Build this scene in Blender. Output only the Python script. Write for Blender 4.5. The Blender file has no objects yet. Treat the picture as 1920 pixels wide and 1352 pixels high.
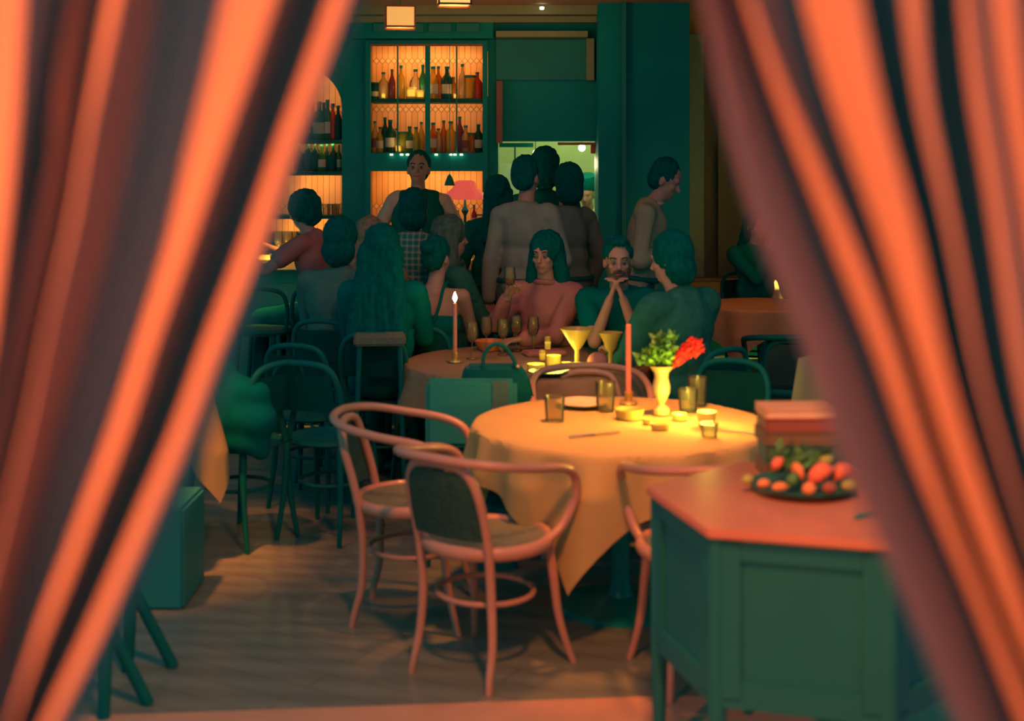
import bpy, bmesh, math, random
from mathutils import Vector, Matrix, noise
random.seed(7)
SC = bpy.context.scene
COL = SC.collection
PI = math.pi

# ------------------------------------------------------------------ camera
CAMH, YH, F = 1.76, 305.0, 2500.0
cam_d = bpy.data.cameras.new('camera'); cam = bpy.data.objects.new('camera', cam_d); COL.objects.link(cam)
cam.location = (0, 0, CAMH); cam.rotation_euler = (PI/2, 0, 0)
cam_d.sensor_width = 36; cam_d.lens = F/1920*36
cam_d.shift_y = -(676-YH)/1920
cam_d.clip_start = .05
cam_d.dof.use_dof = True; cam_d.dof.focus_distance = 9.0; cam_d.dof.aperture_fstop = 1.7
SC.camera = cam

# ------------------------------------------------------------------ world, exposure
w = bpy.data.worlds.new('world'); SC.world = w; w.use_nodes = True
w.node_tree.nodes['Background'].inputs[0].default_value = (0.0, 1.0, 1.26, 1)
w.node_tree.nodes['Background'].inputs[1].default_value = .265
SC.view_settings.view_transform = 'Standard'; SC.view_settings.look = 'None'
SC.view_settings.gamma = 1; SC.view_settings.exposure = 0
SC.cycles.max_bounces = 6; SC.cycles.diffuse_bounces = 2; SC.cycles.glossy_bounces = 3
SC.cycles.transmission_bounces = 4; SC.cycles.transparent_max_bounces = 8
SC.cycles.caustics_reflective = False; SC.cycles.caustics_refractive = False
SC.cycles.sample_clamp_indirect = 3

# ------------------------------------------------------------------ room lights
def area(name, loc, target, size, power, col, sy=None, spread=None):
    d = bpy.data.lights.new(name, 'AREA'); d.energy = power; d.color = col; d.size = size
    if sy: d.shape = 'RECTANGLE'; d.size_y = sy
    if spread: d.spread = spread
    o = bpy.data.objects.new(name, d); COL.objects.link(o); o.location = loc
    v = Vector(target)-Vector(loc); o.rotation_euler = v.to_track_quat('-Z', 'Y').to_euler()
    return o
def point(name, loc, power, col, r=.03):
    d = bpy.data.lights.new(name, 'POINT'); d.energy = power; d.color = col; d.shadow_soft_size = r
    o = bpy.data.objects.new(name, d); COL.objects.link(o); o.location = loc; return o
WARM = (1, .19, .03); AMBER = (1, .36, .07)
area('entrance_lamp_light', (-1.95, -.20, 2.15), (0, 1.15, 1.55), .12, 45, WARM, spread=1.3)
area('foreground_downlight', (.30, 2.2, 3.2), (.35, 3.8, 0), .25, 40, (1, .26, .06), spread=1.9)
area('table_downlight', (.55, 4.9, 3.3), (.45, 5.3, .7), .2, 14, (1, .24, .03), spread=.75)
area('middle_downlight', (.1, 6.1, 3.2), (.0, 7.6, .8), .3, 9, (1, .16, .03), spread=2.4)
area('right_downlight', (1.9, 8.6, 3.0), (1.8, 9.8, .7), .3, 9, (1, .28, .05), spread=1.4)
area('left_downlight', (-1.8, 5.0, 3.2), (-1.7, 5.8, .6), .2, 11, (1, .22, .03), spread=.55)
area('ceiling_wash', (.1, 9.4, 2.55), (0, 10.2, 3.1), .4, 3, (1, .42, .12))

# ------------------------------------------------------------------ materials
M = {}
def mat(name, col, rough=.6, metal=0, spec=.3, var=.12, scale=18, emit=None, es=0, bump=0, trans=0, alpha=1, coat=0, col2=None):
    if name in M: return M[name]
    m = bpy.data.materials.new(name); m.use_nodes = True; nt = m.node_tree; n = nt.nodes; L = nt.links
    b = n['Principled BSDF']
    b.inputs['Roughness'].default_value = rough; b.inputs['Metallic'].default_value = metal
    b.inputs['Specular IOR Level'].default_value = spec
    b.inputs['Transmission Weight'].default_value = trans; b.inputs['Alpha'].default_value = alpha
    b.inputs['Coat Weight'].default_value = coat
    tc = n.new('ShaderNodeTexCoord'); nz = n.new('ShaderNodeTexNoise'); nz.inputs['Scale'].default_value = scale
    nz.inputs['Detail'].default_value = 3
    mx = n.new('ShaderNodeMix'); mx.data_type = 'RGBA'
    c2 = col2 or tuple(max(0, c*(1-var*2)) for c in col)
    mx.inputs[6].default_value = (*c2, 1); mx.inputs[7].default_value = (*(col if col2 else [min(1, c*(1+var*.5)) for c in col]), 1)
    L.new(tc.outputs['Object'], nz.inputs['Vector']); L.new(nz.outputs[0], mx.inputs[0]); L.new(mx.outputs[2], b.inputs['Base Color'])
    if emit: b.inputs['Emission Color'].default_value = (*emit, 1); b.inputs['Emission Strength'].default_value = es
    if bump:
        bp = n.new('ShaderNodeBump'); bp.inputs['Strength'].default_value = bump; bp.inputs['Distance'].default_value = .01
        L.new(nz.outputs[0], bp.inputs['Height']); L.new(bp.outputs[0], b.inputs['Normal'])
    M[name] = m; return m

def glass(name, col, gloss=.12, tint=.8):
    m = bpy.data.materials.new(name); m.use_nodes = True; nt = m.node_tree; n = nt.nodes; L = nt.links
    n.remove(n['Principled BSDF'])
    t = n.new('ShaderNodeBsdfTransparent'); t.inputs[0].default_value = (*[c for c in col], 1)
    g = n.new('ShaderNodeBsdfGlossy'); g.inputs[0].default_value = (.9, .9, .9, 1); g.inputs['Roughness'].default_value = .12
    d = n.new('ShaderNodeBsdfDiffuse'); d.inputs[0].default_value = (*col, 1)
    tr = n.new('ShaderNodeBsdfTranslucent'); tr.inputs[0].default_value = (*col, 1)
    a0 = n.new('ShaderNodeMixShader'); a0.inputs[0].default_value = .5; L.new(d.outputs[0], a0.inputs[1]); L.new(tr.outputs[0], a0.inputs[2])
    a = n.new('ShaderNodeMixShader'); a.inputs[0].default_value = tint; L.new(a0.outputs[0], a.inputs[1]); L.new(t.outputs[0], a.inputs[2])
    lw = n.new('ShaderNodeLayerWeight'); lw.inputs[0].default_value = gloss*2
    s = n.new('ShaderNodeMixShader'); L.new(lw.outputs['Fresnel'], s.inputs[0]); L.new(a.outputs[0], s.inputs[1]); L.new(g.outputs[0], s.inputs[2])
    L.new(s.outputs[0], n['Material Output'].inputs[0]); M[name] = m; return m

def fabric(name, col, trans=.25, weave=0, var=.1, scale=14):
    m = mat(name, col, .9, spec=.1, var=var, scale=scale)
    return m

mat('teal_paint', (.0, .30, .28), .6, spec=.15, scale=3)
mat('teal_panel', (.025, .28, .25), .6, spec=.15, scale=3)
mat('olive_paint', (.30, .34, .17), .6, scale=4)
mat('red_brown_wood', (.34, .12, .08), .5)
mat('plaster', (.33, .27, .17), .85, scale=2, var=.15)
mat('plaster_warm', (.42, .24, .14), .85, scale=2, var=.15)
mat('ceiling_paint', (.42, .27, .18), .8, scale=3)
mat('bentwood', (.52, .27, .19), .38, spec=.45, scale=9, coat=.2)
mat('cane', (.07, .20, .16), .7, scale=60, var=.35)
mat('cane_seat', (.17, .20, .14), .7, scale=60, var=.3)
mat('dark_wood', (.0, .14, .13), .6, spec=.15)
mat('black_leather', (.0, .14, .13), .7, spec=.15)
mat('black_cloth', (.0, .145, .135), .95, spec=.05)
mat('grey_cloth', (.08, .18, .155), .95, spec=.05)
mat('cloth', (.83, .66, .30), .9, spec=.1, scale=5, var=.06)
mat('cloth_tan', (.62, .42, .26), .9, spec=.1, scale=5, var=.08)
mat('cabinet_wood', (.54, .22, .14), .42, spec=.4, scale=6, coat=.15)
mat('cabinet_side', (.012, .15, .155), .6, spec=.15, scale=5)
mat('candle_wax', (.85, .30, .20), .5)
mat('brass', (.80, .55, .18), .35, metal=.7)
mat('white_ceramic', (.7, .6, .42), .4)
mat('skin', (.46, .27, .20), .6, scale=8, var=.08)
mat('skin_pale', (.38, .26, .20), .6, scale=8, var=.08)
mat('black_hair', (.0, .13, .12), .8, spec=.03, scale=40, var=.3)
mat('brown_hair', (.09, .18, .14), .8, spec=.05, scale=40, var=.35)
mat('blonde_hair', (.34, .27, .18), .8, spec=.05, scale=40, var=.4)
mat('beard_hair', (.13, .13, .09), .8, scale=60, var=.4)
mat('eye_white', (.22, .2, .17), .3); mat('iris', (.02, .06, .05), .2)
mat('lip', (.45, .12, .10), .5)
mat('shirt_tan', (.29, .35, .28), .95, spec=.05, scale=9, bump=.9)
mat('shirt_white', (.52, .50, .42), .95, spec=.05, scale=9, bump=.9)
mat('shirt_pink', (.50, .20, .18), .95, spec=.05, scale=6)
mat('blouse_rose', (.42, .19, .18), .95, spec=.05, scale=10, bump=.9)
mat('top_beige', (.34, .24, .15), .95, spec=.05)
mat('top_green', (.08, .20, .16), .95, spec=.05, scale=20)
mat('top_grey', (.14, .22, .18), .95, spec=.05, scale=11, bump=.9)
mat('waiter_shirt', (.36, .36, .22), .95, spec=.05, scale=10, bump=.8)
mat('chef_white', (.75, .85, .65), .95, spec=.05)
mat('jacket_dark', (.03, .19, .145), .95, spec=.05, scale=25, var=.25)
mat('flame', (1, .8, .5), .5, emit=(1, .72, .45), es=14)
mat('glow_wax', (.9, .8, .3), .5, emit=(1, .85, .25), es=3.0)
mat('lantern_paper', (.8, .5, .2), .8, emit=(1, .48, .12), es=.72, scale=5)
mat('lantern_bright', (.8, .5, .2), .8, emit=(1, .62, .16), es=.95, scale=5)
mat('lamp_glass', (.9, .9, .8), .3, emit=(1, .95, .7), es=4)
mat('pink_shade', (.85, .22, .2), .6, emit=(1, .11, .08), es=.55)
mat('iron', (.0, .26, .23), .5, metal=.2)
mat('red_flower', (.95, .045, .05), .7, scale=60, var=.4)
mat('green_leaf', (.22, .62, .08), .6, scale=30, var=.4)
mat('dim_leaf', (.10, .32, .10), .6, scale=30, var=.4)
mat('yellow_glass', (.85, .62, .15), .3, trans=.3)
mat('amber_vase', (.85, .55, .22), .35, trans=.25, spec=.5)
mat('coral_fruit', (.90, .20, .10), .4, scale=12, var=.2, coat=.3)
mat('orange_fruit', (.85, .30, .10), .4, scale=12, var=.2)
mat('lime_fruit', (.40, .42, .10), .5, scale=12)
mat('dark_ceramic', (.02, .17, .15), .3, spec=.5)
mat('book_top', (.85, .42, .20), .7, scale=8)
mat('book_red', (.30, .10, .07), .7, scale=8)
mat('book_dark', (.07, .16, .13), .7, scale=8)
mat('book_brown', (.20, .14, .08), .7, scale=8)
mat('paper', (.75, .6, .4), .8)
mat('steel', (.4, .42, .38), .3, metal=.8)
mat('tile_kitchen', (.50, .62, .34), .4, scale=8)
mat('kitchen_red', (.6, .16, .08), .6)
mat('blue_led', (0, .1, .6), .3, emit=(.0, .12, .9), es=1.6)
mat('puck_led', (1, .9, .7), .3, emit=(1, .72, .42), es=5)
mat('wine_red', (.25, .02, .03), .2)
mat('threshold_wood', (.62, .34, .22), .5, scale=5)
for nm, c, t in (('glass_clear', (.88, .86, .72), .9), ('glass_green', (.08, .42, .2), .35), ('glass_teal', (.02, .20, .17), .25), ('glass_amber', (.85, .35, .06), .45),
              ('glass_gold', (.95, .72, .12), .45), ('glass_plum', (.45, .12, .16), .4), ('glass_pale', (.95, .75, .4), .4), ('glass_red', (.9, .16, .1), .35), ('glass_lime', (.7, .75, .12), .45)):
    glass(nm, c, tint=t)

def curtain_mat():
    m = bpy.data.materials.new('curtain_velvet'); m.use_nodes = True; nt = m.node_tree; n = nt.nodes; L = nt.links
    b = n['Principled BSDF']; b.inputs['Roughness'].default_value = .9; b.inputs['Specular IOR Level'].default_value = .05
    nz = n.new('ShaderNodeTexNoise'); nz.inputs['Scale'].default_value = 300
    mx = n.new('ShaderNodeMix'); mx.data_type = 'RGBA'; mx.inputs[6].default_value = (.52, .38, .36, 1); mx.inputs[7].default_value = (.60, .43, .40, 1)
    tc = n.new('ShaderNodeTexCoord'); L.new(tc.outputs['Object'], nz.inputs[0]); L.new(nz.outputs[0], mx.inputs[0]); L.new(mx.outputs[2], b.inputs['Base Color'])
    M['curtain'] = m
curtain_mat()

def plaid_mat():
    m = bpy.data.materials.new('plaid_cotton'); m.use_nodes = True; nt = m.node_tree; n = nt.nodes; L = nt.links
    b = n['Principled BSDF']; b.inputs['Roughness'].default_value = .95
    tc = n.new('ShaderNodeTexCoord'); sp = n.new('ShaderNodeSeparateXYZ'); L.new(tc.outputs['Object'], sp.inputs[0])
    fac = None
    for ax, k in ((0, 26), (2, 26)):
        mu = n.new('ShaderNodeMath'); mu.operation = 'MULTIPLY'; mu.inputs[1].default_value = k; L.new(sp.outputs[ax], mu.inputs[0])
        fr = n.new('ShaderNodeMath'); fr.operation = 'FRACT'; L.new(mu.outputs[0], fr.inputs[0])
        lt = n.new('ShaderNodeMath'); lt.operation = 'LESS_THAN'; lt.inputs[1].default_value = .35; L.new(fr.outputs[0], lt.inputs[0])
        if fac is None: fac = lt
        else:
            mm = n.new('ShaderNodeMath'); mm.operation = 'ADD'; L.new(fac.outputs[0], mm.inputs[0]); L.new(lt.outputs[0], mm.inputs[1])
            m2 = n.new('ShaderNodeMath'); m2.operation = 'MULTIPLY'; m2.inputs[1].default_value = .5; L.new(mm.outputs[0], m2.inputs[0]); fac = m2
    mx = n.new('ShaderNodeMix'); mx.data_type = 'RGBA'; mx.inputs[6].default_value = (.01, .22, .19, 1); mx.inputs[7].default_value = (.30, .42, .32, 1)
    L.new(fac.outputs[0], mx.inputs[0]); L.new(mx.outputs[2], b.inputs['Base Color']); M['plaid'] = m
plaid_mat()

def picket_mat():
    # elongated picket tiles: vertical joints that meet in diamonds at each row
    m = bpy.data.materials.new('picket_tiles'); m.use_nodes = True; nt = m.node_tree; n = nt.nodes; L = nt.links
    b = n['Principled BSDF']; b.inputs['Roughness'].default_value = .35
    def ma(op, a, c=None):
        q = n.new('ShaderNodeMath'); q.operation = op
        for i, v in enumerate((a, c)):
            if v is None: continue
            if isinstance(v, (int, float)): q.inputs[i].default_value = v
            else: L.new(v, q.inputs[i])
        return q.outputs[0]
    tc = n.new('ShaderNodeTexCoord'); sp = n.new('ShaderNodeSeparateXYZ'); L.new(tc.outputs['Object'], sp.inputs[0])
    W_, H_, A_ = .0487, .40, .052
    u = ma('DIVIDE', sp.outputs[0], W_); fu = ma('FRACT', u)
    du = ma('ABSOLUTE', ma('SUBTRACT', fu, .5))                 # 0 in the middle, .5 at a joint
    v = ma('SUBTRACT', ma('MULTIPLY', ma('FRACT', ma('DIVIDE', sp.outputs[2], H_)), H_), H_/2)
    av = ma('ABSOLUTE', v)
    zig = ma('MULTIPLY', ma('MULTIPLY', du, 2), A_/2)
    dz = ma('ABSOLUTE', ma('SUBTRACT', av, zig))
    l1 = ma('LESS_THAN', dz, .004)
    vert = ma('MULTIPLY', ma('GREATER_THAN', du, .455), ma('GREATER_THAN', av, A_/2))
    line = ma('MINIMUM', ma('ADD', l1, vert), 1)
    dia = ma('LESS_THAN', av, zig)
    cell = n.new('ShaderNodeTexWhiteNoise'); cell.noise_dimensions = '1D'; L.new(ma('FLOOR', u), cell.inputs['W'])
    c1 = n.new('ShaderNodeMix'); c1.data_type = 'RGBA'; c1.inputs[6].default_value = (.86, .55, .26, 1); c1.inputs[7].default_value = (.95, .68, .36, 1)
    L.new(cell.outputs[0], c1.inputs[0])
    c2 = n.new('ShaderNodeMix'); c2.data_type = 'RGBA'; L.new(dia, c2.inputs[0]); L.new(c1.outputs[2], c2.inputs[6]); c2.inputs[7].default_value = (.98, .80, .52, 1)
    c3 = n.new('ShaderNodeMix'); c3.data_type = 'RGBA'; L.new(line, c3.inputs[0]); L.new(c2.outputs[2], c3.inputs[6]); c3.inputs[7].default_value = (.42, .17, .06, 1)
    L.new(c3.outputs[2], b.inputs['Base Color']); M['picket'] = m
picket_mat()

def floor_mat():
    m = bpy.data.materials.new('floor_boards'); m.use_nodes = True; nt = m.node_tree; n = nt.nodes; L = nt.links
    b = n['Principled BSDF']; b.inputs['Roughness'].default_value = .33; b.inputs['Specular IOR Level'].default_value = .5
    tc = n.new('ShaderNodeTexCoord'); mp = n.new('ShaderNodeMapping'); mp.inputs['Scale'].default_value = (1, 1, 1); mp.inputs['Rotation'].default_value = (0, 0, .5)
    L.new(tc.outputs['Object'], mp.inputs[0])
    br = n.new('ShaderNodeTexBrick'); br.inputs['Scale'].default_value = 1; br.inputs['Brick Width'].default_value = 1.1; br.inputs['Row Height'].default_value = .12
    br.inputs['Mortar Size'].default_value = .003; br.inputs['Color1'].default_value = (.21, .24, .20, 1); br.inputs['Color2'].default_value = (.17, .21, .18, 1); br.inputs['Mortar'].default_value = (.12, .15, .11, 1)
    L.new(mp.outputs[0], br.inputs[0])
    wv = n.new('ShaderNodeTexWave'); wv.inputs['Scale'].default_value = 1.3; wv.inputs['Distortion'].default_value = 6; wv.inputs['Detail Scale'].default_value = .6
    mp2 = n.new('ShaderNodeMapping'); mp2.inputs['Scale'].default_value = (.4, 1.8, 1); mp2.inputs['Rotation'].default_value = (0, 0, PI/2+.3); L.new(tc.outputs['Object'], mp2.inputs[0]); L.new(mp2.outputs[0], wv.inputs[0])
    mx = n.new('ShaderNodeMix'); mx.data_type = 'RGBA'; mx.blend_type = 'MULTIPLY'; mx.inputs[0].default_value = .18
    L.new(br.outputs[0], mx.inputs[6]); L.new(wv.outputs[0], mx.inputs[7]); L.new(mx.outputs[2], b.inputs['Base Color']); M['floor'] = m
floor_mat()

# ------------------------------------------------------------------ helpers
def at(px, py, d): return Vector(((px-960)/F*d, d, CAMH-(py-YH)/F*d))
def X(px, d): return (px-960)/F*d
def Z(py, d): return CAMH-(py-YH)/F*d
def bm_new(): return bmesh.new()
def box(bm, c, s, rz=0, bev=0):
    mtx = Matrix.Translation(c) @ Matrix.Rotation(rz, 4, 'Z') @ Matrix.Diagonal((*s, 1))
    r = bmesh.ops.create_cube(bm, size=1, matrix=mtx)
    if bev:
        es = {e for v in r['verts'] for e in v.link_edges}
        bmesh.ops.bevel(bm, geom=list(es), offset=bev, segments=2, affect='EDGES')
    return bm
def ell(bm, c, r, rot=None, seg=16):
    mtx = Matrix.Translation(c) @ (rot.to_4x4() if rot else Matrix()) @ Matrix.Diagonal((*((r,)*3 if isinstance(r, (int, float)) else r), 1))
    bmesh.ops.create_uvsphere(bm, u_segments=seg, v_segments=max(6, seg//2+2), radius=1, matrix=mtx); return bm
def lathe(bm, prof, c=(0, 0, 0), seg=24, rot=None):
    c = Vector(c); rings = []
    for r, z in prof:
        ring = []
        for i in range(seg):
            a = 2*PI*i/seg; p = Vector((r*math.cos(a), r*math.sin(a), z))
            if rot: p = rot @ p
            ring.append(bm.verts.new(c+p))
        rings.append(ring)
    for a, b in zip(rings, rings[1:]):
        for i in range(seg):
            try: bm.faces.new((a[i], a[(i+1) % seg], b[(i+1) % seg], b[i]))
            except ValueError: pass
    for ring, z, r in ((rings[0], prof[0][1], prof[0][0]), (rings[-1], prof[-1][1], prof[-1][0])):
        if r > .0005:
            try: bm.faces.new(ring)
            except ValueError: pass
    return bm
def crom(pts, n=8, closed=False):
    P = [Vector(p) for p in pts]; out = []; N = len(P)
    rng = range(N if closed else N-1)
    for i in rng:
        p0 = P[(i-1) % N] if closed or i > 0 else P[0]*2-P[1]
        p1 = P[i]; p2 = P[(i+1) % N]
        p3 = P[(i+2) % N] if closed or i+2 < N else p2*2-p1
        for k in range(n):
            t = k/n
            out.append(.5*((2*p1)+(-p0+p2)*t+(2*p0-5*p1+4*p2-p3)*t*t+(-p0+3*p1-3*p2+p3)*t**3))
    if not closed: out.append(P[-1])
    return out
def tube(bm, pts, r, seg=10, closed=False, smooth=6):
    if smooth:
        rl = r if isinstance(r, (list, tuple)) else None
        n0 = len(pts); pts = crom(pts, smooth, closed)
        if rl:
            m = len(pts); r = [rl[min(n0-1, int(i/(m-1)*(n0-1)))]*(1-((i/(m-1)*(n0-1)) % 1))+rl[min(n0-1, int(i/(m-1)*(n0-1))+1)]*((i/(m-1)*(n0-1)) % 1) for i in range(m)]
    pts = [Vector(p) for p in pts]; N = len(pts); rings = []; up = None
    for i, p in enumerate(pts):
        if closed: t = (pts[(i+1) % N]-pts[i-1])
        else: t = pts[min(i+1, N-1)]-pts[max(i-1, 0)]
        t.normalize()
        if up is None:
            up = Vector((0, 0, 1)) if abs(t.z) < .9 else Vector((1, 0, 0))
        s = t.cross(up).normalized(); up = s.cross(t).normalized()
        rr = r[i] if isinstance(r, (list, tuple)) else r
        rings.append([bm.verts.new(p+(s*math.cos(2*PI*k/seg)+up*math.sin(2*PI*k/seg))*rr) for k in range(seg)])
    for i in range(N if closed else N-1):
        a, b = rings[i], rings[(i+1) % N]
        for k in range(seg): bm.faces.new((a[k], a[(k+1) % seg], b[(k+1) % seg], b[k]))
    if not closed: bm.faces.new(rings[0][::-1]); bm.faces.new(rings[-1])
    return bm
def prism(bm, poly, z0, z1):
    a = [bm.verts.new((x, y, z0)) for x, y in poly]; b = [bm.verts.new((x, y, z1)) for x, y in poly]
    bm.faces.new(a[::-1]); bm.faces.new(b); n = len(poly)
    for i in range(n): bm.faces.new((a[i], a[(i+1) % n], b[(i+1) % n], b[i]))
    return bm
def obj(name, bm, m, parent=None, smooth=True, loc=None, rz=0, label=None):
    bmesh.ops.recalc_face_normals(bm, faces=bm.faces)
    me = bpy.data.meshes.new(name); bm.to_mesh(me); bm.free()
    o = bpy.data.objects.new(name, me); COL.objects.link(o)
    me.materials.append(M[m] if isinstance(m, str) else m)
    if smooth:
        me.polygons.foreach_set('use_smooth', [True]*len(me.polygons))
        try: me.set_sharp_from_angle(angle=math.radians(40))
        except Exception: pass
    if parent: o.parent = parent
    if loc is not None: o.location = loc
    o.rotation_euler.z = rz
    if label: o['label'] = label
    return o
def tag(o, label, cat, group=None, kind=None):
    o['label'] = label; o['category'] = cat
    if group: o['group'] = group
    if kind: o['kind'] = kind
    return o
def thing(name, label, cat, loc=(0, 0, 0), rz=0, group=None):
    o = bpy.data.objects.new(name, None); COL.objects.link(o); o.location = loc; o.rotation_euler = (0, 0, rz)
    o.empty_display_size = .1
    return tag(o, label, cat, group)
def struct(name, bm, m, smooth=False):
    o = obj(name, bm, m, smooth=smooth); o['kind'] = 'structure'; return o
def dup(root, loc, rz=None, label=None, group=None, scale=None, mats=None):
    def cp(o, par):
        c = o.copy(); COL.objects.link(c)
        if par: c.parent = par
        for ch in [q for q in o.children]: cp(ch, c)
        return c
    r = cp(root, None); r.location = loc
    if rz is not None: r.rotation_euler.z = rz
    if label: r['label'] = label
    if group: r['group'] = group
    if scale: r.scale = scale if not isinstance(scale, (int, float)) else (scale,)*3
    return r
# ------------------------------------------------------------------ room shell
D = 10.7
bm = bm_new(); box(bm, (.4, 6.2, -.03), (9.0, 15.6, .06)); struct('floor', bm, 'floor')
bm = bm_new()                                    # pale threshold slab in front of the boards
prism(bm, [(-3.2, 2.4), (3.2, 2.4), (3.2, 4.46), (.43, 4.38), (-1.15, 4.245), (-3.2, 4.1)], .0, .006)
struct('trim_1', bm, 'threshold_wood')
def rect_xz(bm, px0, py0, px1, py1, y0, th, d=D):
    x0, x1, z1, z0 = X(px0, d), X(px1, d), Z(py0, d), Z(py1, d)
    z0 = max(z0, 0); box(bm, ((x0+x1)/2, y0+th/2, (z0+z1)/2), (x1-x0, th, z1-z0))
WB = 1e4
bm = bm_new()
rect_xz(bm, -60, -12, 470, WB, D, .12)
rect_xz(bm, 641, -12, 693, WB, D, .12)
rect_xz(bm, 470, 437, 641, WB, D, .12)
rect_xz(bm, 693, -12, 908, 84, D, .12); rect_xz(bm, 693, 427, 908, WB, D, .12)
rect_xz(bm, 908, -12, 934, WB, D, .12)
rect_xz(bm, 934, -12, 1120, 265, D, .12); rect_xz(bm, 934, 437, 1120, WB, D, .12)
rect_xz(bm, 1120, -12, 1160, WB, D, .12)
# wall above the niche with its arch cut out
cx, r = X(556, D), (X(641, D)-X(470, D))/2
zs = Z(205, D); zt = Z(-12, D); pts = [(X(470, D), zt), (X(470, D), zs)]
pts = [(cx - r, zt)] + [(cx+r*math.cos(PI-PI*i/24), zs+min(r, .35)*math.sin(PI-PI*i/24)) for i in range(25)] + [(cx+r, zt)]
fv = [bm.verts.new((x, D, z)) for x, z in pts]; bv = [bm.verts.new((x, D+.12, z)) for x, z in pts]
bm.faces.new(fv); bm.faces.new(bv[::-1])
for i in range(len(pts)):
    j = (i+1) % len(pts); bm.faces.new((fv[i], bv[i], bv[j], fv[j]))
struct('wall_back', bm, 'teal_paint')
bm = bm_new(); rect_xz(bm, 1122, -12, 1293, WB, D-.35, .5, D-.35); struct('wall_pier', bm, 'teal_paint').name = 'trim_2'
bm = bm_new(); box(bm, (3.5, 13.1, 1.6), (4.6, .12, 3.2)); box(bm, (X(1355, 12.9)+.0, 12.98, 1.6), (.08, .12, 3.2)); struct('wall_far', bm, 'plaster').name = 'wall_back_right'
bm = bm_new(); box(bm, (4.6, 9.5, 1.6), (.12, 8, 3.2)); struct('wall_right', bm, 'plaster')
bm = bm_new(); box(bm, (.3, 10.0, 3.04), (9.0, 6.4, .08)); struct('ceiling', bm, 'ceiling_paint')
bm = bm_new()                                    # cornice and beam below the ceiling
box(bm, (X(890, 10.5), 10.6, 2.965), (2.6, .2, .07)); box(bm, (X(900, 10.5), 10.64, 2.90), (2.5, .10, .05)); struct('trim_3', bm, 'olive_paint')
bm = bm_new(); rect_xz(bm, 660, 28, 925, 72, 10.60, .1, 10.6); struct('trim_4', bm, 'teal_paint')
for i in range(4):
    bm = bm_new(); rect_xz(bm, 700+i*52, 44, 742+i*52, 60, 10.57, .03, 10.57); struct('trim_%d' % (5+i), bm, 'teal_panel')
# recessed panel and shelf over the pass
bm = bm_new(); rect_xz(bm, 930, 74, 1100, 150, 10.66, .04, 10.66); struct('trim_9', bm, 'teal_panel')
bm = bm_new(); rect_xz(bm, 930, 58, 1102, 69, 10.5, .2, 10.5); struct('trim_10', bm, 'olive_paint')
bm = bm_new(); rect_xz(bm, 1100, 72, 1114, 150, 10.58, .12, 10.58); struct('trim_11', bm, 'olive_paint')
bm = bm_new(); rect_xz(bm, 931, 152, 942, 268, 10.6, .06, 10.6); struct('trim_12', bm, 'red_brown_wood')
bm = bm_new(); rect_xz(bm, 1119, 262, 1123, 437, 10.66, .05, 10.66); struct('trim_13', bm, 'red_brown_wood')
bm = bm_new(); rect_xz(bm, 912, 96, 915, 180, 10.66, .04, 10.66); struct('trim_14', bm, 'brass')
bm = bm_new(); box(bm, (X(1148, 10.6), 10.62, 1.6), (.07, .1, 2.9)); box(bm, (X(1172, 10.2), 10.3, 1.6), (.03, .04, 2.9)); struct('trim_15', bm, 'teal_panel')

# ------------------------------------------------------------------ arched shelf niche
def slab(px0, px1, py, y0, y1, th, d): return ((X(px0, d)+X(px1, d))/2, (y0+y1)/2, Z(py, d)-th/2), (X(px1, d)-X(px0, d), y1-y0, th)
ni = thing('shelf_niche', 'tall arched shelving niche lined with glowing picket tiles, left of the dark pier', 'shelving', (X(556, D), D, 0))
def P_(bm, parent, name, m, smooth=False, label=None):
    o = obj(name, bm, m, None, smooth, label=label)
    o.parent = parent; o.matrix_parent_inverse = Matrix.Translation(-Vector(parent.location)); return o
bm = bm_new(); rect_xz(bm, 455, 60, 660, 440, 11.02, .03); P_(bm, ni, 'tiled_back', 'picket')
bm = bm_new(); rect_xz(bm, 462, 60, 468, 440, 10.83, .2); rect_xz(bm, 643, 60, 649, 440, 10.83, .2); P_(bm, ni, 'side_panel', 'plaster_warm')
for py in (262, 322, 404):
    c, s = slab(470, 641, py, 10.72, 11.0, .03, D); bm = bm_new(); box(bm, c, s); P_(bm, ni, 'shelf', 'dark_wood')
c, s = slab(470, 641, 437, 10.6, 11.0, .03, D); bm = bm_new(); box(bm, c, s); P_(bm, ni, 'sill', 'dark_wood')
for py, pw in ((140, 2.2), (268, .9), (330, 1.6), (410, 2.2)):
    area('niche_strip_light', (X(556, D), 10.80, Z(py, D)-.01), (X(556, D), 11.0, Z(py, D)-.22), .6, pw, AMBER, sy=.03)

# ------------------------------------------------------------------ bar cabinet
cb = thing('bar_cabinet', 'tall dark framed back bar cabinet with glazed shelves of lit bottles', 'cabinet', (X(800, D), D, 0))
bm = bm_new(); rect_xz(bm, 680, 70, 920, 440, 11.02, .03); P_(bm, cb, 'tiled_back', 'picket')
bm = bm_new(); rect_xz(bm, 686, 75, 691, 440, 10.83, .2); rect_xz(bm, 910, 75, 915, 440, 10.83, .2); rect_xz(bm, 691, 70, 910, 76, 10.83, .2); P_(bm, cb, 'side_panel', 'plaster_warm')
bm = bm_new()
for a in ((685, 76, 694, 427), (905, 76, 914, 427), (694, 76, 905, 84), (694, 287, 905, 321)): rect_xz(bm, *a, 10.62, .08, 10.62)
P_(bm, cb, 'frame', 'teal_paint')
bm = bm_new(); rect_xz(bm, 694, 82, 905, 86, 10.60, .03, 10.6); P_(bm, cb, 'top_bead', 'red_brown_wood')
bm = bm_new(); rect_xz(bm, 797, 84, 806, 288, 10.6, .06, 10.6); P_(bm, cb, 'mullion', 'teal_paint')
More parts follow.
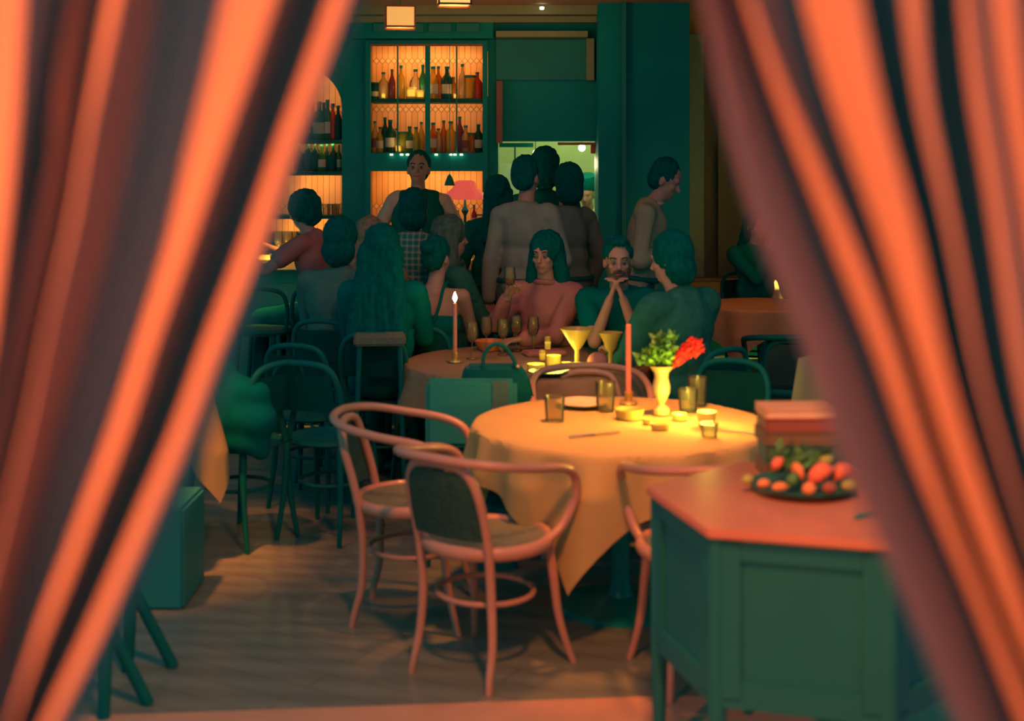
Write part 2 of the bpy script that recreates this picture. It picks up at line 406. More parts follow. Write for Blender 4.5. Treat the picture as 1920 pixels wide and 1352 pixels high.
for px in (745, 856):
    bm = bm_new(); rect_xz(bm, px-1.4, 84, px+1.4, 288, 10.62, .03, 10.6); P_(bm, cb, 'glazing_bar', 'iron')
for py in (185, 286):
    c, s = slab(694, 905, py, 10.68, 11.0, .03, D); bm = bm_new(); box(bm, c, s); P_(bm, cb, 'shelf', 'dark_wood')
c, s = slab(680, 914, 427, 10.35, 11.0, .04, 10.6); bm = bm_new(); box(bm, c, s); P_(bm, cb, 'counter', 'dark_wood')
for py, pw in ((92, 2.2), (192, 1.15), (326, 2.3)):
    area('cabinet_strip_light', (X(800, D), 10.79, Z(py, D)-.012), (X(800, D), 11.0, Z(py, D)-.22), .85, pw, AMBER, sy=.03)
for px in (734, 753, 764, 818, 845, 853, 865):
    bm = bm_new(); p = at(px, 290, 10.60); lathe(bm, [(.011, -.006), (.013, 0), (.011, .006)], p, 12)
    P_(bm, cb, 'shelf_light', 'puck_led')

# ------------------------------------------------------------------ bottles
def bottle_proto(kind):
    r, h, nk = {'tall': (.036, .31, .013), 'squat': (.045, .23, .014), 'jug': (.05, .27, .016), 'jar': (.040, .16, .036)}[kind]
    bm = bm_new()
    if kind == 'jar': prof = [(.001, 0), (r, .004), (r, h*.86), (nk*.9, h*.92), (nk*.9, h*.97)]
    else: prof = [(.001, 0), (r*.95, .003), (r, .02), (r, h*.55), (r*.85, h*.64), (nk*1.2, h*.76), (nk, h*.82), (nk, h*.93)]
    lathe(bm, prof, seg=16); return bm, r, h, nk
PROTO = {}
def bottle(kind, gl, loc, label, group, scale=1, cap='iron', lab=True):
    key = (kind, gl, cap, lab)
    if key not in PROTO:
        bm, r, h, nk = bottle_proto(kind); o = obj('bottle' if kind != 'jar' else 'jar', bm, gl)
        bm = bm_new(); lathe(bm, [(.001, h*.92), (nk*1.2, h*.92), (nk*1.2, h), (.001, h)], seg=12); obj('bottle_cap' if kind != 'jar' else 'lid', bm, cap, o)
        if lab:
            bm = bm_new(); lathe(bm, [(r+.0008, h*.16), (r+.0012, h*.17), (r+.0012, h*.44), (r+.0008, h*.45)], seg=16); obj('paper_label', bm, 'paper' if gl != 'glass_pale' else 'book_red', o)
        tag(o, label, 'bottle' if kind != 'jar' else 'jar', group); o.location = loc; o.scale = (scale,)*3; PROTO[key] = o; return o
    return dup(PROTO[key], loc, random.random()*6, label, group, scale)
# pixel column, kind, glass, scale, words
UP = [(703, 'jar', 'glass_teal', .85, 'small black square-shouldered jar'), (719, 'squat', 'glass_pale', .95, 'pale peach bottle'), (735, 'tall', 'glass_plum', .78, 'plum coloured slim bottle'),
      (752, 'tall', 'glass_gold', .88, 'golden bottle with dark stopper'), (779, 'squat', 'glass_clear', 1.05, 'clear bottle beside the shining tealight'), (793, 'tall', 'glass_green', .90, 'bright green bottle against the central post'),
      (812, 'squat', 'glass_gold', 1.15, 'round gold bottle just past the central post'), (822, 'tall', 'glass_amber', .86, 'amber bottle with tall neck'), (838, 'jug', 'glass_teal', .98, 'dark teal wide bottle with white base label'),
      (850, 'squat', 'glass_amber', .78, 'low amber bottle by the dark wide one'), (867, 'tall', 'glass_pale', .92, 'cream bottle past the thin bar'), (881, 'jar', 'glass_gold', 1.2, 'gold jar with pale lid'), (886+9, 'squat', 'glass_red', .95, 'red labelled bottle at the frame')]
LO = [(703, 'tall', 'glass_pale', .82, 'peach bottle at the frame'), (713, 'squat', 'glass_gold', .9, 'yellow squat bottle beside it'), (722, 'tall', 'glass_teal', .92, 'dark teal slim bottle'), (732, 'jug', 'glass_teal', .98, 'big dark green jug bottle'),
      (744, 'squat', 'glass_clear', .85, 'clear bottle behind the thin bar'), (756, 'jar', 'glass_lime', 1.05, 'lime jar'), (768, 'squat', 'glass_green', .92, 'green bottle with round stopper'), (780, 'squat', 'glass_lime', .9, 'yellow green bottle'), (790, 'tall', 'glass_gold', .8, 'gold bottle next to the central post'),
      (812, 'jug', 'glass_amber', .9, 'broad orange bottle just past the post'), (822, 'squat', 'glass_pale', .85, 'short cream bottle'), (832, 'tall', 'glass_amber', .84, 'orange slim bottle'), (845, 'squat', 'glass_gold', 1.1, 'bright yellow bottle at the thin bar'),
      (862, 'tall', 'glass_plum', .94, 'purple tinted tall bottle'), (873, 'squat', 'glass_pale', .95, 'cream bottle with wide body'), (885, 'jar', 'glass_amber', 1.0, 'orange jar'), (897, 'jug', 'glass_teal', .85, 'dark bottle in the corner at the frame')]
for lst, py, sh in ((UP, 185, 'upper'), (LO, 286, 'lower')):
    for px, k, g, s, wd in lst:
        bottle(k, g, (X(px, 10.8), 10.8, Z(py, D)+.001), wd + ' on the ' + sh + ' cabinet shelf', 'bottles on the %s cabinet shelf' % sh, s, lab=px in (838, 713, 732, 812, 873, 768, 897, 703))
for px, py, s in ((771, 185, 1.3), (788, 185, 1.0), (813, 185, .0), (719, 185, .6), (854, 185, .55), (747, 286, .8)):
    if s == 0: continue
    p = (X(px, 10.73), 10.73, Z(py, D)+.001)
    bm = bm_new(); lathe(bm, [(.001, 0), (.030, .001), (.034, .07), (.030, .07), (.028, .012), (.001, .012)], seg=16); o = obj('tealight_holder', bm, 'glass_pale')
    bm = bm_new(); lathe(bm, [(.001, .013), (.026, .013), (.026, .055), (.001, .055)], seg=14); obj('candle', bm, 'glow_wax', o)
    o.location = p; o.scale = (s, s, s)
    tag(o, {771: 'widest glowing tealight among upper shelf bottles', 788: 'glowing tealight beside the bright green bottle', 719: 'little tealight under the pale peach bottle', 854: 'tiny tealight past the dark teal bottle', 747: 'small tealight on the lower shelf by the thin bar'}[px], 'tealight', 'tealights in the bar cabinet')
    point('tealight_glow', (p[0], 10.70, p[2]+.09*s), .15*s, (1, .65, .25), .02)
N1 = [(586, 'tall', 'glass_teal', 1.0), (598, 'jug', 'glass_green', 1.15), (607, 'tall', 'glass_teal', .98), (614, 'tall', 'glass_green', 1.05), (624, 'tall', 'glass_red', .95), (634, 'tall', 'glass_teal', .9), (574, 'jug', 'glass_teal', .95)]
N2 = [(560, 'jug', 'glass_teal', .85), (579, 'jug', 'glass_teal', .93), (591, 'jug', 'glass_teal', .92), (603, 'squat', 'glass_green', .95), (613, 'tall', 'glass_teal', .72), (624, 'jug', 'glass_teal', .85), (635, 'tall', 'glass_green', .7)]
W1 = ['slim dark bottle second from the curtain', 'wide green bottle with tall neck', 'slim dark bottle behind the wide green one', 'green bottle with black cap standing tallest', 'bottle with red glass', 'dark bottle touching the niche side', 'broad dark bottle nearest the curtain']
W2 = ['broad dark bottle nearest the curtain', 'dark jug bottle with pointed neck', 'dark jug bottle in the middle', 'green squat bottle with pale label', 'short slim dark bottle', 'dark jug bottle next to last', 'small green bottle at the niche side']
for lst, wd, py, sh in ((N1, W1, 262, 'top'), (N2, W2, 322, 'second')):
    for (px, k, g, s), t in zip(lst, wd):
        bottle(k, g, (X(px, 10.82), 10.82, Z(py, D)+.001), t + ' on the %s niche shelf' % sh, 'bottles on the %s niche shelf' % sh, s, lab=(g == 'glass_green'))
# glasses on the lowest niche shelf
def tumbler(r=.034, h=.09, m='glass_clear', stem=False, name='tumbler'):
    bm = bm_new()
    if stem: lathe(bm, [(.001, 0), (r*.9, .002), (.006, .008), (.004, h*.45), (r*.6, h*.52), (r, h*.72), (r*.85, h), (r*.80, h), (r*.95, h*.72), (r*.5, h*.55), (.001, h*.53)], seg=18)
    else: lathe(bm, [(.001, 0), (r*.85, .001), (r, h), (r-.002, h), (r*.83, .008), (.001, .008)], seg=18)
    return obj(name, bm, m)
t0 = tumbler(); tag(t0, 'small clear tumbler on the lowest niche shelf, beside the pier', 'glass', 'tumblers on the niche shelf'); t0.location = (X(636, 10.8), 10.8, Z(404, D))
for i, px in enumerate((612, 621, 629)):
    dup(t0, (X(px, 10.8), 10.8, Z(404, D)), label=['clear tumbler on lowest niche shelf, nearest the bun-haired head', 'clear tumbler on lowest niche shelf, middle of the row', 'clear tumbler on lowest niche shelf, next to the last'][i])

# ------------------------------------------------------------------ lower opening: pendant, pink lamp, bottles
p = at(843, 348, 10.45)
o = thing('pendant_lamp', 'small black cone pendant hanging in front of the lower bar opening', 'lamp', (p.x, p.y, p.z))
bm = bm_new(); lathe(bm, [(.004, .09), (.016, .075), (.035, .03), (.042, 0), (.040, 0), (.012, .07)], seg=20); obj('lamp_shade', bm, 'iron', o)
bm = bm_new(); tube(bm, [(0, 0, .085), (0, 0, 1.2)], .003, 6, smooth=0); obj('cord', bm, 'iron', o)
zc = Z(427, 10.6)
p = at(872, 408, 10.5)
o = thing('table_lamp', 'table lamp with fluted pink shade on the back counter', 'lamp', (p.x, p.y, zc))
hl = Z(338, 10.5)-zc
bm = bm_new(); n = 36; rings = []
for r, z in ((.05, hl), (.075, hl-.01), (.085, hl-.05), (.15, hl-.11), (.158, hl-.145), (.148, hl-.15)):
    rings.append([bm.verts.new((r*(1+.05*math.cos(12*2*PI*i/n))*math.cos(2*PI*i/n), r*(1+.05*math.cos(12*2*PI*i/n))*math.sin(2*PI*i/n), z)) for i in range(n)])
for a, b in zip(rings, rings[1:]):
    for i in range(n): bm.faces.new((a[i], a[(i+1) % n], b[(i+1) % n], b[i]))
obj('lamp_shade', bm, 'pink_shade', o)
bm = bm_new(); lathe(bm, [(.001, 0), (.06, .002), (.055, .015), (.012, .03), (.01, .1), (.03, .14), (.01, .18), (.008, hl-.06)], seg=18); obj('base', bm, 'iron', o)
point('table_lamp_bulb', (p.x, p.y, zc+hl-.12), 1.0, (1, .3, .15), .03)
CT = [(833, 'squat', 'glass_teal', .6, 'stubby dark bottle beside the pink lamp'), (846, 'jar', 'glass_amber', .75, 'amber jar on the counter beside the pink lamp base'), (858, 'squat', 'glass_gold', .62, 'short gold bottle below the pink shade'),
      (889, 'tall', 'glass_plum', .6, 'slim plum bottle beyond the pink lamp'), (899, 'jar', 'glass_clear', .7, 'clear jar at the counter end')]
for px, k, g, s, t in CT: bottle(k, g, (X(px, 10.45), 10.45, zc+.001), t, 'bottles on the back counter', s)
# flower bowl in front of it, on the bar
def leafy(name, m, n, spread, size, z0, z1, parent=None):
    bm = bm_new()
    for i in range(n):
        a = random.random()*2*PI; rr = spread*math.sqrt(random.random()); z = z0+(z1-z0)*random.random()
        c = Vector((rr*math.cos(a), rr*math.sin(a), z)); d = Vector((random.uniform(-1, 1), random.uniform(-1, 1), random.uniform(0, 1.2))).normalized()
        s = d.cross(Vector((random.uniform(-1, 1), random.uniform(-1, 1), random.uniform(-1, 1)))).normalized(); L_ = size*random.uniform(.6, 1.2)
        vs = [bm.verts.new(c+q) for q in (Vector(), d*L_*.5+s*L_*.25, d*L_, d*L_*.5-s*L_*.25)]; bm.faces.new(vs)
    return obj(name, bm, m, parent, False)

# ------------------------------------------------------------------ hanging box lanterns and ceiling spot
def lantern(px, py0, py1, wpx, d, m, label):
    p = at(px, py1, d); h = (py1-py0)/F*d; w_ = wpx/F*d
    o = thing('box_lantern', label, 'lantern', p, .12)
    bm = bm_new(); box(bm, (0, 0, h/2), (w_*.94, w_*.94, h*.94)); obj('paper_panel', bm, m, o, False)
    bm = bm_new()
    for sx in (-1, 1):
        for sy in (-1, 1): box(bm, (sx*w_*.48, sy*w_*.48, h/2), (.012, .012, h))
    for z in (0, h):
        for s in (-1, 1): box(bm, (0, s*w_*.48, z), (w_, .012, .012)); box(bm, (s*w_*.48, 0, z), (.012, w_, .012))
    obj('frame', bm, 'red_brown_wood', o, False)
    bm = bm_new(); tube(bm, [(0, 0, h), (0, 0, 3.0-p.z)], .005, 6, smooth=0); obj('cord', bm, 'iron', o)
    point('lantern_glow', (p.x, p.y, p.z-.06), 1.2, AMBER, .05)
lantern(750, 14, 52, 56, 9.9, 'lantern_paper', 'square paper box lantern hanging just above the bar cabinet')
lantern(851, -34, 10, 62, 9.3, 'lantern_bright', 'brighter paper box lantern cut by the top edge, nearer than the other')
bm = bm_new(); p = at(1016, 18, 10.4); lathe(bm, [(.001, 0), (.016, .001), (.018, .02), (.001, .025)], p, 14); tag(obj('ceiling_spot', bm, 'lamp_glass'), 'tiny round ceiling spotlight shining above the kitchen pass', 'light')

# ------------------------------------------------------------------ kitchen behind the pass
bm = bm_new(); box(bm, (.55, 12.9, 1.5), (2.6, .1, 3)); struct('wall_kitchen', bm, 'tile_kitchen').name = 'wall_kitchen'
bm = bm_new(); box(bm, (1.15, 11.9, 1.5), (.06, 2.0, 3)); struct('wall_kitchen_side', bm, 'tile_kitchen').name = 'wall_kitchen_side'
bm = bm_new(); c = at(960, 322, 11.8); box(bm, (c.x+.02, 12.1, 1.325), (.26, .5, .85)); obj_h = obj('oven', bm, 'chef_white', smooth=False); tag(obj_h, 'oven block with the kitchen glow put into its white colour, seen through the pass', 'oven')  # white colour stands for the bright glow on this side of the pass
bm = bm_new(); box(bm, (.55, 12.2, .45), (1.1, .7, .9)); tag(obj('kitchen_counter', bm, 'steel', smooth=False), 'steel kitchen counter behind the pass opening', 'counter')
obj_h.location.z = 0
bm = bm_new(); box(bm, (X(1027, 10.6), 10.72, Z(436, 10.6)+.0), (X(1120, 10.6)-X(934, 10.6), .34, .035)); tag(obj('pass_shelf', bm, 'book_top', smooth=False), 'bright wooden serving shelf of the kitchen pass', 'shelf')
point('kitchen_light', (.62, 11.7, 2.35), 30, (.85, 1, .42), .12)
point('pass_light', (X(1100, 10.9), 10.95, 1.75), 4, (1, .85, .4), .05)
for px, py, r, t in ((1091, 277, .030, 'round white bulb hanging at the top of the kitchen pass, over the chef'), (1004, 286, .022, 'smaller white bulb in the pass near the dark hair')):
    p = at(px, py, 10.95); o = thing('globe_lamp', t, 'lamp', p, 0, 'bulbs in the pass')
    bm = bm_new(); ell(bm, (0, 0, 0), r); obj('bulb', bm, 'lamp_glass', o)
    bm = bm_new(); tube(bm, [(0, 0, r), (0, 0, 3.0-p.z)], .004, 6, smooth=0); obj('cord', bm, 'iron', o)
bm = bm_new(); rect_xz(bm, 1046, 267, 1118, 272, 10.72, .05, 10.72); rect_xz(bm, 1108, 272, 1118, 288, 10.74, .04, 10.72); struct('trim_16', bm, 'kitchen_red')
bm = bm_new(); rect_xz(bm, 936, 268, 1000, 276, 11.0, .05, 11.0); rect_xz(bm, 964, 276, 967, 330, 11.0, .02, 11.0); struct('trim_17', bm, 'iron')
for i, px in enumerate((1094, 1104)):
    bm = bm_new(); lathe(bm, [(.001, 0), (.018, 0), (.018, .04), (.001, .045)], (X(px, 10.7), 10.72, Z(436, 10.6)+.0185), 12)
    tag(obj('salt_pot', bm, 'white_ceramic'), ['small white pot on the pass shelf, beside the chef', 'small white pot on the pass shelf at the wall'][i], 'pot', 'pots on the pass shelf')
# ------------------------------------------------------------------ furniture builders
def mirror(pts): return pts + [(-x, y, z) for x, y, z in pts[-2::-1]]
def armchair(label, loc, fwd, wood='bentwood', cane='cane', seat='cane_seat', group=None, k=1.0):
    rz = math.atan2(-fwd[0], fwd[1])
    t = thing('bentwood_armchair', label, 'chair', (*loc, 0), rz, group); t.scale = (k, k, k)
    bm = bm_new(); ring = [(.215*math.cos(a)*1.03, .215*math.sin(a), .452) for a in [2*PI*i/28 for i in range(28)]]
    tube(bm, ring, .019, 10, closed=True, smooth=0)
    for v in bm.verts: v.co.z = .452+(v.co.z-.452)*1.25
    s = obj('seat', bm, wood, t)
    bm = bm_new(); lathe(bm, [(.001, .462), (.10, .460), (.205, .463), (.205, .455), (.001, .452)], seg=28); obj('woven_cane', bm, seat, s)
    for sx in (-1, 1):
        bm = bm_new(); tube(bm, [(sx*.165, .135, .45), (sx*.178, .15, .33), (sx*.19, .17, .17), (sx*.21, .20, .05), (sx*.222, .215, 0)], [.0165, .0165, .015, .013, .012]); obj('leg', bm, wood, t)
        bm = bm_new(); tube(bm, [(sx*.152, -.18, .46), (sx*.150, -.165, .30), (sx*.158, -.17, .15), (sx*.165, -.195, .05), (sx*.17, -.205, 0)], [.0165, .0165, .015, .013, .012]); obj('leg', bm, wood, t)
    bm = bm_new(); tube(bm, mirror([(-.152, -.18, .455), (-.152, -.205, .56), (-.148, -.235, .66), (-.115, -.255, .735), (-.05, -.268, .755), (0, -.27, .757)]), .0165); obj('back_hoop', bm, wood, t)
    bm = bm_new(); tube(bm, mirror([(-.205, .08, .455), (-.228, .14, .50), (-.250, .185, .585), (-.262, .165, .67), (-.268, .08, .715), (-.262, -.08, .742), (-.225, -.21, .765), (-.12, -.285, .778), (0, -.302, .782)]), .0165); obj('arm_rail', bm, wood, t)
    bm = bm_new(); n, mrows = 12, 10; g = []
    for j in range(mrows+1):
        z = .50+.24*j/mrows; row = []
        hw = .148 if z < .66 else .148-.115*((z-.66)/.085)**2*.55
        for i in range(n+1):
            u = -1+2*i/n; y = -.205-(z-.5)*.27-.022*(1-u*u)
            row.append(bm.verts.new((u*hw, y, z)))
        g.append(row)
    for j in range(mrows):
        for i in range(n): bm.faces.new((g[j][i], g[j][i+1], g[j+1][i+1], g[j+1][i]))
    bmesh.ops.solidify(bm, geom=bm.faces[:], thickness=.004); obj('cane_back', bm, cane, t)
    bm = bm_new(); tube(bm, [(.172*math.cos(a), .165*math.sin(a)-.005, .27) for a in [2*PI*i/24 for i in range(24)]], .010, 8, closed=True, smooth=0); obj('stretcher_ring', bm, wood, t)
    return t
def sidechair(label, loc, fwd, wood='dark_wood', group=None, sh=.46, panel='dark_wood'):
    rz = math.atan2(-fwd[0], fwd[1]); t = thing('dining_chair', label, 'chair', (*loc, 0), rz, group); q = sh/.46
    bm = bm_new(); lathe(bm, [(.001, sh-.02), (.19, sh-.02), (.205, sh-.01), (.20, sh+.006), (.001, sh+.002)], seg=24); obj('seat', bm, wood, t)
    for sx in (-1, 1):
        bm = bm_new(); tube(bm, [(sx*.15, .12, sh-.01), (sx*.165, .15, sh*.5), (sx*.18, .18, 0)], [.016, .015, .011]); obj('leg', bm, wood, t)
        bm = bm_new(); tube(bm, [(sx*.14, -.17, sh-.01), (sx*.15, -.18, sh*.5), (sx*.165, -.22, 0)], [.016, .015, .011]); obj('leg', bm, wood, t)
    bm = bm_new(); tube(bm, mirror([(-.15, -.17, sh), (-.165, -.20, sh+.15), (-.165, -.235, sh+.28), (-.12, -.255, sh+.36), (0, -.265, sh+.38)]), .015); b = obj('backrest', bm, wood, t)
    bm = bm_new(); n = 8; A = [bm.verts.new((-.155+.31*i/n, -.238-.02*math.sin(PI*i/n), sh+.16)) for i in range(n+1)]; B = [bm.verts.new((-.14+.28*i/n, -.258-.02*math.sin(PI*i/n), sh+.33)) for i in range(n+1)]
    for i in range(n): bm.faces.new((A[i], A[i+1], B[i+1], B[i]))
    bmesh.ops.solidify(bm, geom=bm.faces[:], thickness=.008); obj('back_panel', bm, panel, t)
    bm = bm_new(); tube(bm, [(.15*math.cos(a), .15*math.sin(a), sh*.55) for a in [2*PI*i/20 for i in range(20)]], .009, 8, closed=True, smooth=0); obj('stretcher_ring', bm, wood, t)
    return t
def stool(label, loc, fwd, group='bar stools', sh=.72):
    rz = math.atan2(-fwd[0], fwd[1]); t = thing('bar_stool', label, 'stool', (*loc, 0), rz, group)
    bm = bm_new(); lathe(bm, [(.001, sh-.03), (.17, sh-.03), (.185, sh-.01), (.17, sh+.01), (.001, sh+.012)], seg=22); obj('seat', bm, 'black_leather', t)
    for sx in (-1, 1):
        for sy in (-1, 1):
            bm = bm_new(); tube(bm, [(sx*.12, sy*.12, sh-.02), (sx*.15, sy*.15, sh*.5), (sx*.19, sy*.19, 0)], .014); obj('leg', bm, 'dark_wood', t)
    bm = bm_new(); tube(bm, [(.185*math.cos(a), .185*math.sin(a), .27) for a in [2*PI*i/20 for i in range(20)]], .010, 8, closed=True, smooth=0); obj('footrest', bm, 'dark_wood', t)
    bm = bm_new(); tube(bm, mirror([(-.16, -.08, sh), (-.185, -.15, sh+.16), (-.15, -.2, sh+.25), (0, -.225, sh+.27)]), .013); obj('backrest', bm, 'dark_wood', t)
    return t
def cloth_bm(R, half, zt, rot, nf=11, amp=.045, n=96, seed=0):
    bm = bm_new(); g = []
    c, s = math.cos(rot), math.sin(rot)
    for j in range(n+1):
        row = []
        for i in range(n+1):
            u = -half+2*half*i/n; v = -half+2*half*j/n; r = math.hypot(u, v); th = math.atan2(v, u)
            wz = .0025*noise.noise(Vector((u*5+seed, v*5, seed)))
            if r <= R: p = (u, v, zt+wz)
            else:
                q = r-R; rr = min(q, .02)
                A = min(amp, q*.22)*(.6+.4*noise.noise(Vector((math.cos(th)*2, math.sin(th)*2, seed))))
                fold = A*(1+math.sin(nf*(th)+1.3*math.sin(2*th+seed)+q*.8))
                ro = R+.012*min(1, q/.02)+fold+q*.06
                p = (ro*math.cos(th), ro*math.sin(th), zt+wz-(rr*rr/.04)-max(0, q-.02)*.985)
            row.append(bm.verts.new((p[0]*c-p[1]*s, p[0]*s+p[1]*c, max(.012, p[2]))))
        g.append(row)
    for j in range(n):
        for i in range(n): bm.faces.new((g[j][i], g[j][i+1], g[j+1][i+1], g[j+1][i]))
    bmesh.ops.solidify(bm, geom=bm.faces[:], thickness=-.002)
    return bm
def round_table(c, R, half, rot, tl, cl, m='cloth', zt=.73, seed=0, nf=11, cloth=True, amp=.045):
    t = thing('round_table', tl, 'table', (*c, 0))
    bm = bm_new(); lathe(bm, [(.001, zt-.032), (R-.01, zt-.032), (R, zt-.02), (R-.004, zt-.002), (.001, zt-.002)], seg=48); obj('tabletop', bm, 'dark_wood', t)
    bm = bm_new(); lathe(bm, [(.001, 0), (.24, 0), (.24, .02), (.05, .05), (.035, .1), (.035, zt-.05), (.09, zt-.03)], seg=24); obj('pedestal', bm, 'iron', t)
    if cloth:
        o = obj('tablecloth', cloth_bm(R+.004, half, zt+.003, rot, nf, amp, seed=seed), m, loc=(*c, 0)); tag(o, cl, 'tablecloth')
    return t
def candle(px, base, h, r, label, flame=True, parent_h=0, glow=1.5, wax='candle_wax', hold='brass'):
    o = thing('taper_candle', label, 'candle', base)
    bm = bm_new(); lathe(bm, [(.001, 0), (.040, .001), (.036, .010), (.012, .014), (r*1.5, .03), (r*1.5, .05), (.001, .05)], seg=18); obj('candle_holder', bm, hold, o)
    bm = bm_new(); lathe(bm, [(.001, .045), (r, .045), (r*.9, h), (.001, h+.003)], seg=14); c = obj('wax', bm, wax, o)
    bm = bm_new(); tube(bm, [(0, 0, h), (0, 0, h+.012)], .0012, 6, smooth=0); obj('wick', bm, 'iron', c)
    if flame:
        bm = bm_new(); lathe(bm, [(.001, h+.006), (.009, h+.016), (.012, h+.028), (.007, h+.045), (.001, h+.060)], seg=12); obj('flame', bm, 'flame', o)
        point('candle_flame_light', (base[0], base[1], base[2]+h+.07), glow, (1, .34, .08), .02)
    return o
def votive(c, r, h, label, group, m='yellow_glass', wax='glow_wax', glow=1.0, gcol=(1, .72, .10)):
    bm = bm_new(); lathe(bm, [(.001, 0), (r*.9, .001), (r, h), (r-.003, h), (r*.86, .01), (.001, .01)], seg=20); o = obj('votive_candle', bm, m)
    bm = bm_new(); lathe(bm, [(.001, .011), (r*.82, .011), (r*.85, h*.7), (.001, h*.7)], seg=16); obj('wax', bm, wax, o)
    tag(o, label, 'candle', group); o.location = c
    if glow: point('votive_light', (c[0], c[1], c[2]+h+.03), glow, gcol, .03)
    return o
def cutlery(c, ang, label, kind='knife'):
    bm = bm_new()
    if kind == 'knife': tube(bm, [(-.11, 0, .004), (-.03, 0, .004), (0, 0, .004)], .0045, 6); box(bm, (.055, .002, .004), (.11, .016, .002))
    else:
        tube(bm, [(-.10, 0, .003), (0, 0, .006), (.05, 0, .004)], .0035, 6); box(bm, (.062, 0, .004), (.03, .022, .002))
        for i in range(4): box(bm, (.095, -.009+.006*i, .004), (.04, .003, .002))
    o = obj(kind, bm, 'steel', loc=c, rz=ang); return tag(o, label, kind)
def wineglass(c, label, group, h=.19, r=.034, m='glass_clear', fill=None, rot=None):
    bm = bm_new(); lathe(bm, [(.001, 0), (r*.95, .002), (.006, .008), (.004, h*.45), (r*.65, h*.52), (r, h*.70), (r*.8, h), (r*.76, h), (r*.95, h*.70), (r*.55, h*.55), (.001, h*.53)], seg=20); o = obj('wine_glass', bm, m)
    if fill:
        bm = bm_new(); lathe(bm, [(.001, h*.545), (r*.5, h*.56), (r*.85, h*.68), (.001, h*.68)], seg=16); obj('wine', bm, fill, o)
    tag(o, label, 'glass', group); o.location = c
    return o
def coupe(c, label, m='yellow_glass', s=1, R=.085, h=.17):
    bm = bm_new(); lathe(bm, [(.001, 0), (R*.5, .002), (R*.42, .008), (.013, .03), (.011, h*.45), (.03, h*.58), (R*.6, h*.75), (R, h), (R-.004, h), (R*.55, h*.78), (.001, h*.62)], seg=28)
    o = obj('footed_bowl', bm, m, loc=c); o.scale = (s,)*3; return tag(o, label, 'bowl')
def plate(c, r, label, m='white_ceramic'):
    bm = bm_new(); lathe(bm, [(.001, 0), (r*.55, 0), (r*.7, .008), (r, .018), (r, .022), (r*.68, .013), (.001, .006)], seg=32); return tag(obj('plate', bm, m, loc=c), label, 'plate')

# ------------------------------------------------------------------ near table and its chairs
T1 = (.43, 5.28); ZT = .737
round_table(T1, .57, .765, math.radians(-111-45), 'round dining table with pedestal under the brightly lit cream cloth in front', 'cream cloth with hanging corner on the nearest table, brightly lit by candles', seed=1.0, nf=15, amp=.035)
armchair('bentwood armchair with cane back, nearest to the viewer, pushed to the brightly lit cloth', (-.09, 4.66), (.6, .8))
armchair('bentwood armchair turned sideways, behind the nearest armchair at the left of the bright table', (-.385, 5.19), (.98, -.12))
armchair('bentwood armchair mostly hidden behind the six-sided sideboard', (.66, 4.545), (-.1, 1))
armchair('bentwood armchair on the far side of the bright table, facing the viewer', (.36, 6.13), (0, -1), cane='shirt_pink')
p = at(1176, 757, 5.72)
candle(0, (p.x, 5.66, ZT), .335, .0125, 'tall unlit coral taper candle on the bright near table', flame=False)
# vase with greens and a red plume
v = at(1240, 790, 5.42); v.z = ZT
o = thing('flower_vase', 'footed amber trumpet vase on the near table', 'vase', v)
bm = bm_new(); lathe(bm, [(.001, 0), (.034, .001), (.036, .022), (.022, .034), (.012, .042), (.022, .06), (.034, .09), (.036, .115), (.028, .15), (.030, .17), (.052, .198), (.049, .198), (.026, .168), (.001, .16)], seg=28); obj('body', bm, 'amber_vase', o)
bq = thing('bouquet', 'bouquet of a red plume flower and bright green leaves in the amber vase', 'flowers', (v.x, v.y, v.z+.17))
leafy('bright_leaves', 'green_leaf', 260, .055, .035, .03, .085, bq)
l = leafy('upper_leaves', 'dim_leaf', 150, .045, .04, .08, .145, bq); l.location.x = .01
l = leafy('side_leaves', 'dim_leaf', 60, .03, .04, .03, .06, bq); l.location.x = -.06
bm = bm_new()
for k in range(1100):                              # feathery red plume leaning to the side
    t_ = random.random()**.8; base = Vector((.02+.115*t_, .0, .015+.095*t_)); rr = .006+.022*t_
    c = base+Vector((random.gauss(0, .5), random.gauss(0, .5), random.gauss(0, .5)))*rr
    d = (Vector((1, 0, .8))+Vector((random.uniform(-.7, .7), random.uniform(-.7, .7), random.uniform(-.7, .7)))).normalized()*.020
    s = d.cross(Vector((random.random(), random.random(), random.random()))).normalized()*.009
    bm.faces.new([bm.verts.new(c+q) for q in (-s, s, d)])
tube(bm, [(0, 0, -.03), (.02, 0, .02), (.13, 0, .11)], [.003, .009, .018]); obj('red_plume', bm, 'red_flower', bq, False)
bm = bm_new()
for i in range(4): tube(bm, [(.004*i-.006, 0, -.1), (.01*i-.015, .003*i, .05)], .0016, 6, smooth=0)
obj('stems', bm, 'dim_leaf', bq)
votive((X(1325, 5.15), 5.15, ZT), .036, .062, 'brightest square votive glowing white beside the vase on the near table', 'candles on the near table', glow=6)
votive((X(1275, 5.28), 5.30, ZT), .030, .026, 'low tealight glowing just beside the vase foot', 'candles on the near table', glow=2.4)
votive((X(1212, 5.25), 5.22, ZT), .020, .022, 'tiny tealight between amber dish and vase', 'candles on the near table', glow=.9)
bm = bm_new(); lathe(bm, [(.001, 0), (.050, .001), (.060, .040), (.057, .040), (.047, .008), (.001, .008)], seg=28); tag(obj('glass_dish', bm, 'yellow_glass', loc=(X(1180, 5.33), 5.33, ZT)), 'round amber glass dish below the taper candle', 'dish')
